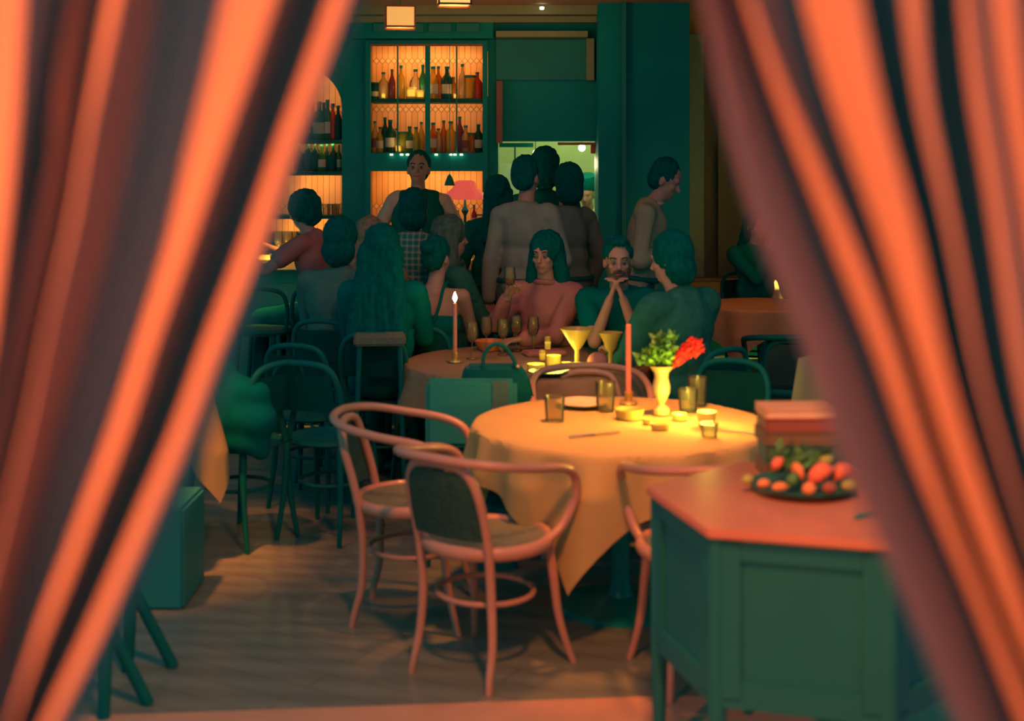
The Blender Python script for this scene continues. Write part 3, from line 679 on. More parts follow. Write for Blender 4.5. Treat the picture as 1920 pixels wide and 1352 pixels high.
bm = bm_new(); lathe(bm, [(.001, 0), (.034, .001), (.038, .018), (.036, .024), (.001, .016)], seg=24); tag(obj('small_bowl', bm, 'yellow_glass', loc=(X(1239, 5.1), 5.12, ZT)), 'small amber bowl in front of the vase foot', 'bowl')
for px, d_, h, t in ((1040, 5.28, .10, 'clear tumbler standing alone near the left rim of the bright table'), (1135, 5.5, .12, 'clear tumbler behind the knife, below the taper candle'), (1308, 5.62, .12, 'clear tumbler with green leaf behind the votive'), (1290, 5.5, .09, 'short clear tumbler just past the vase')):
    g = tumbler(.042, h); g.location = (X(px, d_), d_, ZT); tag(g, t, 'glass', 'tumblers on the near table')
g = tumbler(.033, .05); g.location = (X(1330, 4.98), 4.98, ZT); tag(g, 'tiny clear glass right in front of the brightest votive', 'glass')
cutlery((X(1115, 5.0), 5.0, ZT), .45, 'knife lying on the bright cloth near its front edge')
cutlery((X(1395, 5.02), 5.02, ZT), -.6, 'fork lying on the bright cloth beside the stacked books', 'fork')
plate((X(1090, 5.65), 5.6, ZT), .11, 'white side plate at the far rim of the bright table')

# ------------------------------------------------------------------ hexagonal sideboard
hc = Vector((.857, 3.824)); HR = .468
def hexa(r, a0=223.9): return [(hc.x+r*math.cos(math.radians(a0+60*i)), hc.y+r*math.sin(math.radians(a0+60*i))) for i in range(6)]
sb = thing('sideboard', 'six-sided dark sideboard with orange lit wooden top, in the foreground', 'sideboard', (hc.x, hc.y, 0))
def PB(bm, name, m, smooth=False): return P_(bm, sb, name, m, smooth)
bm = bm_new(); prism(bm, hexa(HR+.012), .775, .80); bmesh.ops.bevel(bm, geom=[e for e in bm.edges], offset=.005, segments=2, affect='EDGES'); PB(bm, 'top', 'cabinet_wood')
bm = bm_new(); prism(bm, hexa(HR-.02), .34, .775); PB(bm, 'body', 'cabinet_side')
bm = bm_new(); prism(bm, hexa(HR-.008), .33, .35); PB(bm, 'base_rail', 'cabinet_side')
for i, (x, y) in enumerate(hexa(HR-.03)):
    bm = bm_new(); tube(bm, [(x, y, .775), (x, y, .34), (x, y, .2), (x, y, 0)], [.026, .026, .022, .014], 12, smooth=0); PB(bm, 'leg', 'cabinet_side', True)
hx = hexa(HR-.018)
for i in range(6):                                # framed side panels
    a = Vector(hx[i]); b = Vector(hx[(i+1) % 6]); m_ = (a+b)/2; an = math.atan2((b-a).y, (b-a).x); L_ = (b-a).length
    bm = bm_new()
    for dx in (-L_/2+.045, L_/2-.045): box(bm, (m_.x+dx*math.cos(an), m_.y+dx*math.sin(an), .56), (.05, .02, .41), an)
    for z in (.375, .745): box(bm, (m_.x, m_.y, z), (L_-.142, .018, .05), an)
    PB(bm, 'panel_frame', 'cabinet_side')
# book stack
zb = .8005
for i, (h, m, t, dx, r_) in enumerate(((.045, 'book_brown', 'brown thick book, bottom of the stack on the sideboard', 0, .04), (.055, 'book_dark', 'dark thick book, second from the bottom of the sideboard stack', .004, -.02), (.04, 'book_brown', 'brown book in the middle of the sideboard stack', -.003, .03), (.04, 'book_red', 'red book just under the topmost of the sideboard stack', .003, 0), (.028, 'book_top', 'orange covered book, topmost of the sideboard stack', 0, .03))):
    o = thing('book', t, 'book', (.875+dx, 4.12, zb), r_, 'books stacked on the sideboard')
    bm = bm_new(); box(bm, (0, 0, .0025), (.215, .15, .004)); box(bm, (0, 0, h-.0025), (.215, .15, .004)); box(bm, (-.106, 0, h/2), (.004, .15, h)); obj('cover', bm, m, o, False)
    bm = bm_new(); box(bm, (.001, 0, h/2), (.205, .142, h-.010)); obj('pages', bm, 'paper' if i == 4 else m, o, False); zb += h+.0005
# fruit tray
tc_ = Vector((.845, 3.885, .8005))
bm = bm_new(); lathe(bm, [(.001, 0), (.09, 0), (.10, .008), (.15, .022), (.152, .027), (.10, .014), (.001, .009)], c=tc_, seg=36); tag(obj('fruit_tray', bm, 'dark_ceramic'), 'dark round tray holding fruit on the sideboard', 'tray')
def fruit(x, z, y, rx, rz_, ang, m, name, label, cat, curve=.0):
    bm = bm_new(); pts = [(-rx, 0, 0), (-rx*.5, 0, curve*.6), (0, 0, curve), (rx*.5, 0, curve*.6), (rx, 0, 0)]
    tube(bm, pts, [rz_*.35, rz_*.9, rz_, rz_*.85, rz_*.25], 14); o = obj(name, bm, m)
    o.location = (x, y, z); o.rotation_euler = (0, -ang, .2); 
    bm = bm_new(); tube(bm, [(rx*.95, 0, 0), (rx*1.2, 0, .006)], .003, 6, smooth=0); obj('stalk', bm, 'dim_leaf', o)
    return tag(o, label, cat, 'fruit on the sideboard tray')
fx = lambda px: (px-960)/F*3.84
for a in ((fx(1538), .862, 3.82, .040, .026, .55, 'coral_fruit', 'pepper', 'largest coral pepper, glossy and curved, in the tray middle', 'vegetable', .012),
          (fx(1583), .858, 3.86, .036, .024, .45, 'coral_fruit', 'pepper', 'second coral pepper near the tray rim toward the curtain', 'vegetable', .010),
          (fx(1467), .878, 3.90, .022, .017, .8, 'coral_fruit', 'pepper', 'small upright coral pepper in front of the books', 'vegetable', .004),
          (fx(1506), .838, 3.76, .020, .019, .1, 'orange_fruit', 'apricot', 'round orange apricot lowest at the front of the tray', 'fruit', .002),
          (fx(1458), .834, 3.80, .024, .014, 0, 'orange_fruit', 'apricot', 'flattened orange apricot at the left front of the tray', 'fruit', .002),
          (fx(1433), .834, 3.84, .020, .014, 0, 'orange_fruit', 'apricot', 'orange apricot second from the left end of the tray', 'fruit', .002),
          (fx(1407), .836, 3.88, .018, .015, .2, 'lime_fruit', 'lime', 'dull lime at the left end of the tray', 'fruit', .002),
          (fx(1560), .880, 3.92, .026, .018, .5, 'lime_fruit', 'lime', 'yellow green lime behind the largest pepper', 'fruit', .003),
          (fx(1545), .838, 3.77, .022, .018, 0, 'book_red', 'plum', 'dark red plum under the peppers', 'fruit', .002),
          (fx(1500), .862, 3.86, .016, .030, .3, 'orange_fruit', 'apricot', 'orange apricot left of the largest pepper', 'fruit', .002),
          (fx(1585), .838, 3.80, .022, .016, 0, 'lime_fruit', 'lime', 'lime low at the tray rim toward the curtain', 'fruit', .002),
          (fx(1485), .848, 3.83, .020, .018, 1.0, 'dim_leaf', 'lime', 'dark green lime between the small pepper and the apricots', 'fruit', .002)):
    fruit(*a)
l = leafy('leaf_sprig', 'dim_leaf', 70, .07, .05, .0, .06); l.location = (.84, 3.93, .84); tag(l, 'sprig of dark green leaves among the fruit on the tray', 'leaves', kind='stuff')
bm = bm_new(); tube(bm, [(0, 0, .006), (.05, .03, .008), (.10, .09, .006)], .004, 6); box(bm, (.03, .01, .004), (.09, .012, .003), .6); tag(obj('fruit_knife', bm, 'iron', loc=(.93, 3.60, .80)), 'dark knife lying on the sideboard in front of the tray', 'knife')

# ------------------------------------------------------------------ middle table
T2 = (.08, 6.9)
round_table(T2, .62, .82, .5, 'round table where the rose-bloused woman sits, under tan cloth', 'tan tablecloth on the crowded table in the middle of the room', m='cloth_tan', seed=4.2)
votive((X(1005, 6.55), 6.55, ZT), .045, .035, 'wide low votive nearest the handbag', 'votives on the middle table', glow=.7)
votive((X(1038, 6.7), 6.7, ZT), .038, .055, 'square glowing votive in the middle table centre', 'votives on the middle table', glow=.9)
votive((X(1062, 6.6), 6.6, ZT), .026, .035, 'small round votive next to the square glowing one', 'votives on the middle table', glow=.5)
votive((X(1080, 6.5), 6.48, ZT), .034, .028, 'low votive below the footed yellow bowl', 'votives on the middle table', glow=.5)
votive((X(1017, 6.9), 6.9, ZT), .018, .05, 'tiny votive behind the wide low one', 'votives on the middle table', glow=0)
votive((X(1027, 7.15), 7.15, ZT), .018, .09, 'thin tall votive farthest on the middle table', 'votives on the middle table', glow=0)
coupe((X(1082, 6.62), 6.62, ZT), 'larger footed yellow bowl on the middle table', h=.20)
coupe((X(1145, 6.62), 6.62, ZT), 'smaller footed yellow bowl beside the taper candle', s=.95, R=.065, h=.19)
plate((X(1030, 6.42), 6.42, ZT), .10, 'dark oval plate at the near rim of the middle table', 'dark_ceramic')
ell_b = bm_new(); ell(ell_b, (0, 0, .05), (.05, .05, .05)); tag(obj('bread_roll', ell_b, 'shirt_pink', loc=(X(1120, 6.5), 6.5, ZT)), 'round brownish bun beside the footed bowls', 'bread')
candle(0, (X(853, 6.85), 6.85, ZT), .30, .011, 'lit taper candle with a red white flame on the middle table, behind the handbag', glow=1.6, wax='candle_wax')
for px, d_, t in ((943, 7.1, 'wine glass behind the handbag handle'), (912, 7.2, 'wine glass left of the handbag handle'), (968, 7.25, 'wine glass in front of the rose-bloused woman'), (1000, 7.2, 'wine glass near the thin tall votive'), (885, 6.95, 'wine glass next to the lit taper candle')):
    wineglass((X(px, d_), d_, ZT), t, 'wine glasses on the middle table', fill='wine_red' if px > 960 else None)
bm = bm_new(); box(bm, (0, 0, .012), (.22, .12, .024), .3, .008); tag(obj('napkin', bm, 'shirt_pink', loc=(X(1020, 7.05), 7.1, ZT)), 'folded reddish napkin on the far half of the middle table', 'napkin')
bm = bm_new(); lathe(bm, [(.001, 0), (.06, 0), (.09, .05), (.085, .05), (.055, .01), (.001, .01)], seg=24); tag(obj('bread_basket', bm, 'orange_fruit', loc=(X(918, 7.2), 7.3, ZT)), 'small orange brown basket on the middle table, left of the candle glasses', 'basket')
# chair with the handbag
t = thing('dining_chair', 'dark chair with square grey leather backrest in front of the middle table', 'chair', (-.17, 6.0, 0), -.04)
bm = bm_new(); box(bm, (0, 0, .44), (.42, .42, .06), 0, .02); obj('seat', bm, 'black_leather', t)
bm = bm_new(); box(bm, (0, -.19, .67), (.40, .045, .30), 0, .02); obj('backrest', bm, 'teal_panel', t)
bm = bm_new(); box(bm, (.13, -.216, .67), (.07, .006, .29)); obj('back_strap', bm, 'grey_cloth', t)
for sx in (-1, 1):
    for sy in (-1, 1): bm = bm_new(); tube(bm, [(sx*.17, sy*.17, .42), (sx*.19, sy*.20, 0)], [.02, .013], smooth=0); obj('leg', bm, 'dark_wood', t)
    bm = bm_new(); tube(bm, [(sx*.17, -.19, .42), (sx*.17, -.19, .55)], .014, smooth=0); obj('back_post', bm, 'dark_wood', t)
hb = thing('handbag', 'large black handbag with arched handle standing on the grey-backed chair', 'bag', (-.065, 6.03, .47), .1)
bm = bm_new(); n = 20
pr = [(-.165, 0), (.15, 0), (.168, .06), (.155, .22), (.13, .33), (.10, .375), (-.13, .38), (-.155, .32)]
A = [bm.verts.new((x*1.05, -.055-.02*math.sin(PI*z/.38), z)) for x, z in pr]; B = [bm.verts.new((x*1.05, .06+.02*math.sin(PI*z/.38), z)) for x, z in pr]
bm.faces.new(A); bm.faces.new(B[::-1])
for i in range(len(pr)): j = (i+1) % len(pr); bm.faces.new((A[i], B[i], B[j], A[j]))
bmesh.ops.bevel(bm, geom=bm.edges[:], offset=.014, segments=3, affect='EDGES'); obj('body', bm, 'black_leather', hb)
bm = bm_new(); tube(bm, [(-.07, -.05, .35), (-.065, -.05, .43), (-.02, -.05, .475), (.03, -.05, .46), (.07, -.05, .40), (.08, -.05, .34)], .009); obj('handle', bm, 'black_leather', hb)
bm = bm_new(); tube(bm, [(.10, .0, .36), (.16, -.0, .2), (.19, .0, .02), (.18, .0, -.03)], .012); obj('shoulder_strap', bm, 'black_leather', hb)
bm = bm_new(); ell(bm, (.085, -.062, .375), .010); obj('buckle', bm, 'brass', hb)

# ------------------------------------------------------------------ bar counter
BX0, BX1 = -3.0, -.27
bc = thing('bar_counter', 'long dark bar counter with a bright lit top in front of the cabinets', 'bar', ((BX0+BX1)/2, 9.1, 0))
bm = bm_new(); box(bm, ((BX0+BX1)/2, 9.1, 1.08), (BX1-BX0, .50, .07), 0, .006); P_(bm, bc, 'countertop', 'cloth')
bm = bm_new(); box(bm, ((BX0+BX1)/2, 9.12, .53), (BX1-BX0-.06, .36, 1.06)); P_(bm, bc, 'front', 'teal_paint')
for i in range(5):
    bm = bm_new(); box(bm, (BX0+.3+i*.55, 8.93, .55), (.46, .02, .8)); P_(bm, bc, 'front_panel', 'teal_panel')
bm = bm_new(); tube(bm, [(BX0, 8.80, .20), (BX1, 8.80, .20)], .02, smooth=0); P_(bm, bc, 'foot_rail', 'brass', True)
area('bar_under_light', (-1.7, 8.7, 1.02), (-1.75, 8.95, .0), 1.0, .4, AMBER, sy=.03)
area('bar_top_light', (-1.75, 8.75, 2.6), (-1.72, 9.0, 1.1), .15, 15, (1, .36, .06), spread=.8)
candle(0, (X(879, 9.05), 9.05, 1.10), .155, .010, 'lit candle with large flame at the end of the bar', glow=2.0)
votive((X(894, 8.95), 8.95, 1.10), .024, .05, 'small votive glowing right beside the lit bar candle', 'candles on the bar', glow=.8, gcol=(1, .5, .2))
votive((X(512, 8.95), 8.95, 1.10), .022, .05, 'yellow votive on the bar next to the curtain', 'candles on the bar', glow=.8)
for i, (px, kind) in enumerate(((522, 0), (532, 1), (541, 0), (550, 1), (671, 0))):
    wineglass((X(px, 9.05+.05*(i % 2)), 9.05+.05*(i % 2), 1.10), ['wine glass nearest the curtain on the bar', 'wine glass second along the bar, before the bun-haired woman', 'wine glass with red wine on the bar', 'wine glass by the bun-haired head on the bar', 'stemmed glass alone on the bar beside the blonde head'][i], 'glasses on the bar', fill='wine_red' if i in (1, 2) else None)
o = thing('flower_bowl', 'dark bowl of leaves standing on the bar under the pink lamp', 'flowers', (X(868, 9.15), 9.15, 1.10))
bm = bm_new(); lathe(bm, [(.001, 0), (.05, 0), (.09, .09), (.085, .09), (.04, .01), (.001, .01)], seg=20); obj('bowl', bm, 'dark_ceramic', o)
leafy('leaves', 'dim_leaf', 160, .10, .06, .08, .19, o)
bm = bm_new(); lathe(bm, [(.001, 0), (.035, 0), (.04, .05), (.03, .11), (.001, .12)], seg=16); tag(obj('yellow_cup', bm, 'glass_gold', loc=(X(862, 8.95), 8.95, 1.10)), 'gold cup on the bar beside the lit candle', 'cup')

# ------------------------------------------------------------------ more tables and seats around the room
round_table((-1.86, 6.0), .50, .70, .55, 'round table beside the left curtain, under an orange lit cloth', 'orange lit tablecloth with wavy hem, mostly hidden by the left curtain', m='cloth', seed=2.2, nf=9, amp=.06)
sidechair('dark bentwood chair with a black coat over it, beside the left curtain', (-1.28, 6.25), (-.75, .5))
bm = bm_new()
cx_ = (-1.07, 6.14)
for (c, r) in (((-1.13, 6.12, .74), (.17, .13, .15)), ((-1.10, 6.10, .58), (.18, .12, .15)), ((-1.22, 6.16, .66), (.14, .12, .17)), ((-1.16, 6.1, .46), (.16, .11, .12))): ell(bm, c, r)
COAT = bm
bm = bm_new(); box(bm, (-1.72, 5.42, .20), (.86, .36, .40), 0, .012); tag(obj('low_bench', bm, 'teal_panel'), 'low upholstered grey green bench end showing past the left curtain', 'bench')
# crossed legs of a folding stand in the front left corner
t = thing('folding_stand', 'black folding stand with crossed legs in the front corner, half behind the curtain', 'stand', (-1.28, 4.35, 0))
for (a, b) in (((-.16, 0, .62), (.10, -.02, 0)), ((.02, .02, .62), (-.01, -.14, 0)), ((-.16, .30, .62), (.10, .30, 0)), ((.02, .32, .62), (-.05, .26, 0))):
    bm = bm_new(); tube(bm, [a, ((a[0]+b[0])/2-.02, (a[1]+b[1])/2, .3), b], .020); obj('leg', bm, 'black_leather', t)
bm = bm_new(); box(bm, (-.07, .16, .63), (.26, .42, .03)); obj('top', bm, 'black_leather', t)
# small tables between bar and front
def small_table(c, r, zt, label, m='top_beige'):
    t = thing('side_table', label, 'table', (*c, 0))
    bm = bm_new(); lathe(bm, [(.001, zt-.03), (r, zt-.03), (r, zt), (.001, zt)], seg=28); obj('tabletop', bm, m, t)
    bm = bm_new(); lathe(bm, [(.001, 0), (.16, 0), (.16, .015), (.025, .04), (.02, zt-.03)], seg=18); obj('pedestal', bm, 'iron', t); return t
for px, py, d_, t in ((647, 578, 8.15, 'tall slim stool with a small light seat, behind the very long black hair'), (712, 628, 6.75, 'tall slim stool with a small tan seat, between black hair and the middle table')):
    z = Z(py, d_); o = thing('low_stool', t, 'stool', (X(px, d_), d_, 0), .1)
    bm = bm_new(); box(bm, (0, 0, z-.02), (.26, .26, .04), 0, .01); obj('seat', bm, 'cane_seat', o)
    for sx in (-1, 1):
        for sy in (-1, 1): bm = bm_new(); tube(bm, [(sx*.10, sy*.10, z-.03), (sx*.13, sy*.13, 0)], .013, smooth=0); obj('leg', bm, 'dark_wood', o)
sidechair('empty dark chair behind the sideways armchair, in the aisle', (-.86, 6.35), (.4, 1))
sidechair('empty dark chair farther down the aisle toward the bar', (-1.02, 6.95), (.3, 1))
stool('empty dark bar stool at the left end of the row', (-1.55, 8.35), (.1, 1))
# far right dining corner
round_table((1.83, 9.7), .44, .62, .2, 'round table with tan cloth in the far right corner', 'tan tablecloth with hanging corner, beyond the dark bentwood armchair', m='cloth_tan', seed=7)
round_table((2.35, 11.4), .42, .60, .35, 'farthest round table, by the plaster wall', 'yellow edged cloth on the farthest table, by the plaster wall', m='cloth', seed=9)
area('corner_lamp_light', (2.0, 11.3, 2.6), (2.15, 11.3, .7), .12, 22, (1, .75, .16), spread=.7)
armchair('dark bentwood armchair at the far right table, seen from behind', (1.62, 7.75), (.15, 1), 'dark_wood', 'grey_cloth', 'dark_wood')
sidechair('dark chair with a beige coat draped on it, behind the sideboard books', (1.33, 5.95), (-.2, 1))
bm = bm_new()
g = []
for j in range(13):
    v_ = j/12; row = []
    for i in range(15):
        u = -1+2*i/14; ww = .17+.10*v_; z = .93-.50*v_; y = -.30-.05*math.sin(u*PI*.5+.5)-.03*v_+.012*math.sin(u*9)
        row.append(bm.verts.new((u*ww, y, z+.03*(1-u*u)*(1-v_))))
    g.append(row)
for j in range(12):
    for i in range(14): bm.faces.new((g[j][i], g[j][i+1], g[j+1][i+1], g[j+1][i]))
bmesh.ops.solidify(bm, geom=bm.faces[:], thickness=.03)
tag(obj('coat', bm, 'shirt_tan', loc=(1.33, 5.95, 0), rz=.2), 'beige coat draped over the chair behind the sideboard books', 'coat')
sidechair('empty dark chair facing the viewer, right behind the red flower', (.93, 5.95), (-.4, -1))
bn = thing('banquette', 'tan topped banquette along the plaster wall', 'bench', (1.75, 12.4, 0))
bm = bm_new(); box(bm, (1.75, 12.3, .62), (1.0, .25, .16), 0, .03); P_(bm, bn, 'cushion', 'top_beige')
bm = bm_new(); box(bm, (1.75, 12.3, .27), (1.0, .25, .54)); P_(bm, bn, 'base', 'teal_paint')
# ------------------------------------------------------------------ people
def blob(prims, voxel, smooth=4, nz=0, nscale=20):
    bm = bmesh.new()
    for p in prims:
        if p[0] == 'e': ell(bm, p[1], p[2], p[3] if len(p) > 3 else None, 20)
        else:
            a, b, ra, rb = Vector(p[1]), Vector(p[2]), p[3], p[4]
            d = b-a; L_ = d.length
            if L_ < 1e-5: continue
            q = d.to_track_quat('Z', 'Y').to_matrix()
            prof = [(ra*math.sin(PI/2*i/4), -ra*math.cos(PI/2*i/4)) for i in range(5)]+[(rb*math.cos(PI/2*i/4), L_+rb*math.sin(PI/2*i/4)) for i in range(5)]
            prof[0] = (.0006, prof[0][1]); prof[-1] = (.0006, prof[-1][1])
            lathe(bm, prof, a, 14, q)
    bmesh.ops.recalc_face_normals(bm, faces=bm.faces)
    me = bpy.data.meshes.new('tmp'); bm.to_mesh(me); bm.free()
    o = bpy.data.objects.new('tmp', me); COL.objects.link(o)
    r = o.modifiers.new('r', 'REMESH'); r.mode = 'VOXEL'; r.voxel_size = voxel; r.use_smooth_shade = True
    if smooth: s = o.modifiers.new('s', 'SMOOTH'); s.iterations = smooth; s.factor = .5
    dg = bpy.context.evaluated_depsgraph_get(); ev = o.evaluated_get(dg)
    nm = bpy.data.meshes.new_from_object(ev); bpy.data.objects.remove(o)
    if nz:
        nm.update()
        for v in nm.vertices: v.co += v.normal*nz*noise.noise(Vector((v.co.x*nscale*2, v.co.y*nscale*2, v.co.z*nscale*.5)))
    nm.polygons.foreach_set('use_smooth', [True]*len(nm.polygons))
    return nm
def mobj(name, me, m, parent=None):
    me.materials.clear(); me.materials.append(M[m]); me.name = name; o = bpy.data.objects.new(name, me); COL.objects.link(o)
    if parent: o.parent = parent
    return o
def ik(S, T, a, b, hint):
    d = T-S; L_ = min(d.length, (a+b)*.995); d.normalize(); T = S+d*L_
    x = (a*a-b*b+L_*L_)/(2*L_); h = math.sqrt(max(0, a*a-x*x)); hv = (hint-d*hint.dot(d)).normalized()
    return S+d*x+hv*h, T
def person(label, loc, fwd, h=1.72, pose='stand', seat=.46, lean=0, head=(0, 0), hands=None, top='black_cloth', bottom='black_cloth', skin='skin', hair=('short', 'black_hair'),
           sleeve='long', face=False, vox=.011, beard=False, strap=False, tank=False, vest=None, foot=0, group=None, width=1.0, hat=None, collar=None):
    s = h/1.75; rz = math.atan2(-fwd[0], fwd[1])
    pz = .955*s if pose == 'stand' else seat+.125
    R = Matrix.Rotation(-lean, 3, 'X'); Pv = Vector((0, 0, pz))
    def tp(x, y, z): return Pv+R @ (Vector((x*width, y, z))*s)
    HR_ = R @ Matrix.Rotation(head[0], 3, 'Z') @ Matrix.Rotation(-head[1], 3, 'X')
    nb = tp(0, .01, .497); 
    def hp(x, y, z): return nb+HR_ @ (Vector((x, y, z))*s)   # head frame: z=.17 is the head centre
    sh = {}; el = {}; wr = {}
    hands = hands or {}
    for k, sx in (('L', -1), ('R', 1)):
        S = tp(sx*.175, 0, .445)
        T = hands.get(k)
        if T is None: T = (sx*.23, .06, pz-.06) if pose == 'stand' else (sx*.13, .34, seat+.20)
        T = Vector(T); hint = Vector((sx*.6, -.5, -.8))
        E, W_ = ik(S, T, .29*s, .25*s, hint); sh[k], el[k], wr[k] = S, E, W_
    legs = {}
    for k, sx in (('L', -1), ('R', 1)):
        H = Pv+Vector((sx*.09*s, 0, -.03*s))
        if pose == 'stand': K = Vector((sx*.10*s, .03, .50*s)); A_ = Vector((sx*.11*s, -.01, .085*s))
        else: K = Vector((sx*.12*s, .40*s, seat+.06)); A_ = Vector((sx*.12*s, .40*s+.02, foot+.085))
        legs[k] = (H, K, A_)
    def torso(g):   # g: growth of the radii
        q = [('e', tp(0, -.01, .02), ((.165*width+g)*s, (.12+g)*s, (.13+g)*s), R), ('e', tp(0, .005, .17), ((.135*width+g+(.022 if g > 0 else 0))*s, (.095+g+(.016 if g > 0 else 0))*s, (.15+g)*s), R),
             ('e', tp(0, .0, .34), ((.160*width+g)*s, (.110+g)*s, (.17+g)*s), R), ('c', tp(-.145, -.005, .445), tp(.145, -.005, .445), (.060+g)*s, (.060+g)*s), ('e', tp(0, -.01, .46), ((.11+g)*s, (.08+g)*s, (.07+g)*s), R)]
        return q
    def arms(g, lo=True, part=1.0):
        q = []
        for k in 'LR':
            q.append(('c', sh[k], el[k], (.052+g)*s, (.042+g)*s) if part == 1 else ('c', sh[k], sh[k].lerp(el[k], part), (.054+g)*s, (.050+g)*s))
            if lo: q.append(('c', el[k], wr[k] if g <= 0 else el[k].lerp(wr[k], .93), (.042+g)*s, (.028+g)*s))
        return q
    def lgs(g):
        q = []
        for k in 'LR':
            H, K, A_ = legs[k]; q += [('c', H, K, (.088+g)*s, (.060+g)*s), ('c', K, A_, (.058+g)*s, (.040+g)*s)]
        return q
    body = torso(-.012)+arms(-.004)+lgs(-.010)
    body += [('c', tp(0, -.005, .48), hp(0, .015, .09), .055*s, .050*s)]
    # head
    body += [('e', hp(0, -.005, .205), (.073*s, .092*s, .098*s), HR_), ('e', hp(0, .030, .135), (.056*s, .060*s, .072*s), HR_), ('e', hp(0, .065, .090), (.026*s, .022*s, .020*s), HR_),
             ('c', hp(0, .086, .185), hp(0, .108, .150), .009*s, .014*s), ('e', hp(0, .083, .113), (.024*s, .012*s, .011*s), HR_),
             ('c', hp(-.035, .078, .205), hp(.035, .078, .205), .014*s, .014*s), ('e', hp(-.036, .066, .155), (.022*s, .02*s, .02*s), HR_), ('e', hp(.036, .066, .155), (.022*s, .02*s, .02*s), HR_)]
    for sx in (-1, 1): body.append(('e', hp(sx*.076, -.005, .165), (.010*s, .018*s, .030*s), HR_))
    for k, sx in (('L', -1), ('R', 1)):          # hands: palm, four fingers, thumb
        d = (wr[k]-el[k]).normalized(); side = d.cross(Vector((0, 0, 1)));
        if side.length < .1: side = Vector((1, 0, 0))
        side.normalize(); nrm = side.cross(d).normalized(); pc = wr[k]+d*.05*s
        for q_ in (-.022, 0, .022): body.append(('c', wr[k]+side*q_*.6*s, wr[k]+d*.085*s+side*q_*s, .015*s, .013*s))
        for i, (q_, L_) in enumerate(((-.033, .060), (-.011, .075), (.011, .070), (.033, .055))):
            a = wr[k]+d*.088*s+side*q_*s; b = a+(d*.8-nrm*.35+side*q_*2).normalized()*L_*.55*s; c = b+(d*.35-nrm*.9).normalized()*L_*.5*s
            body += [('c', a, b, .0095*s, .009*s), ('c', b, c, .009*s, .0075*s)]
        a = wr[k]+d*.03*s-side*sx*.028*s; b = a+(d*.7-side*sx*.7-nrm*.2).normalized()*.04*s; body += [('c', a, b, .012*s, .011*s), ('c', b, b+(d*.9-nrm*.3).normalized()*.03*s, .010*s, .009*s)]
    root = mobj('person', blob(body, vox, 3), skin); root.location = (*loc, 0); root.rotation_euler.z = rz
    tag(root, label, 'person', group)
    # clothes
    if tank:
        tb = [('e', tp(0, -.01, .02), ((.165+.01)*s, .13*s, .14*s), R), ('e', tp(0, .005, .15), (.148*s, .108*s, .15*s), R), ('e', tp(0, .0, .27), (.168*s, .120*s, .11*s), R)]
        mobj('top', blob(tb, .012, 4), top, root)
        for sx in (-1, 1):
            bm = bm_new(); tube(bm, [tp(sx*.09, .10, .34), tp(sx*.085, .06, .50), tp(sx*.075, -.05, .515), tp(sx*.06, -.112, .40), tp(sx*.03, -.122, .30)], .010*s); obj('strap', bm, 'black_cloth', root)
    else:
        tb = torso(.012)
        tb += arms(.012, sleeve == 'long', 1.0 if sleeve == 'long' else .55) if sleeve != 'none' else []
        mobj({'long': 'shirt', 'short': 'shirt', 'none': 'dress'}[sleeve], blob(tb, .012, 3, .022, 5), top, root)
    if vest:
        mobj('vest', blob([q for q in torso(.036)[:3]]+[('c', tp(-.10, -.005, .45), tp(.10, -.005, .45), .080*s, .080*s)], .012, 4), vest, root)
    mobj('trousers' if pose == 'stand' else 'trousers', blob([('e', tp(0, -.01, .0), (.172*s*width, .128*s, .13*s), R)]+lgs(.010), .014, 4), bottom, root)
    if pose == 'stand':
        bm = bm_new(); tube(bm, [tp((.178*math.cos(a)), (.140*math.sin(a)-.008), .045) for a in [2*PI*i/24 for i in range(24)]], .016*s, 8, closed=True, smooth=0); obj('belt', bm, 'black_leather', root)
    if collar:
        bm = bm_new(); tube(bm, [nb+R @ Vector((.062*math.cos(a)*s, (.062*math.sin(a)-.0)*s, .01+.012*math.sin(a))) for a in [2*PI*i/16 for i in range(16)]], .014, 8, closed=True, smooth=0); obj('collar', bm, collar, root)
    for k in 'LR':                                # shoes
        A_ = legs[k][2]; mobj('shoe', blob([('c', A_+Vector((0, -.03, -.05)), A_+Vector((0, .13, -.055)), .036, .028), ('c', A_, A_+Vector((0, 0, -.045)), .04, .04)], .012, 3), 'black_leather', root)
    # hair
    st, hm = hair
    cap_ = [('e', hp(0, -.020, .222), (.084*s, .094*s, .098*s), HR_), ('e', hp(0, -.045, .180), (.078*s, .066*s, .088*s), HR_)]
    if st == 'short': pass
    elif st == 'quiff': cap_ += [('e', hp(0, .045, .292), (.055*s, .045*s, .026*s), HR_)]
    elif st == 'bob': cap_ = [('e', hp(0, -.022, .215), (.098*s, .108*s, .112*s), HR_), ('e', hp(0, -.045, .13), (.100*s, .075*s, .10*s), HR_)]
    elif st == 'round': cap_ = [('e', hp(0, -.015, .205), (.112*s, .118*s, .122*s), HR_), ('e', hp(0, -.05, .15), (.09*s, .07*s, .09*s), HR_)]
    elif st == 'long':
        cap_ = [('e', hp(0, -.022, .218), (.092*s, .102*s, .106*s), HR_)]+[('c', hp(x, -.05, .19), tp(x*1.5, -.115, .36), .050*s, .040*s) for x in (-.055, -.02, .02, .055)]
    elif st == 'verylong':
        cap_ = [('e', hp(0, -.022, .218), (.096*s, .106*s, .108*s), HR_)]+[('c', hp(x, -.05, .18), tp(x*2.0, -.13, .22), .058*s, .050*s) for x in (-.06, -.02, .02, .06)]
    elif st == 'wavy':
        cap_ = [('e', hp(0, -.02, .222), (.105*s, .112*s, .110*s), HR_)]
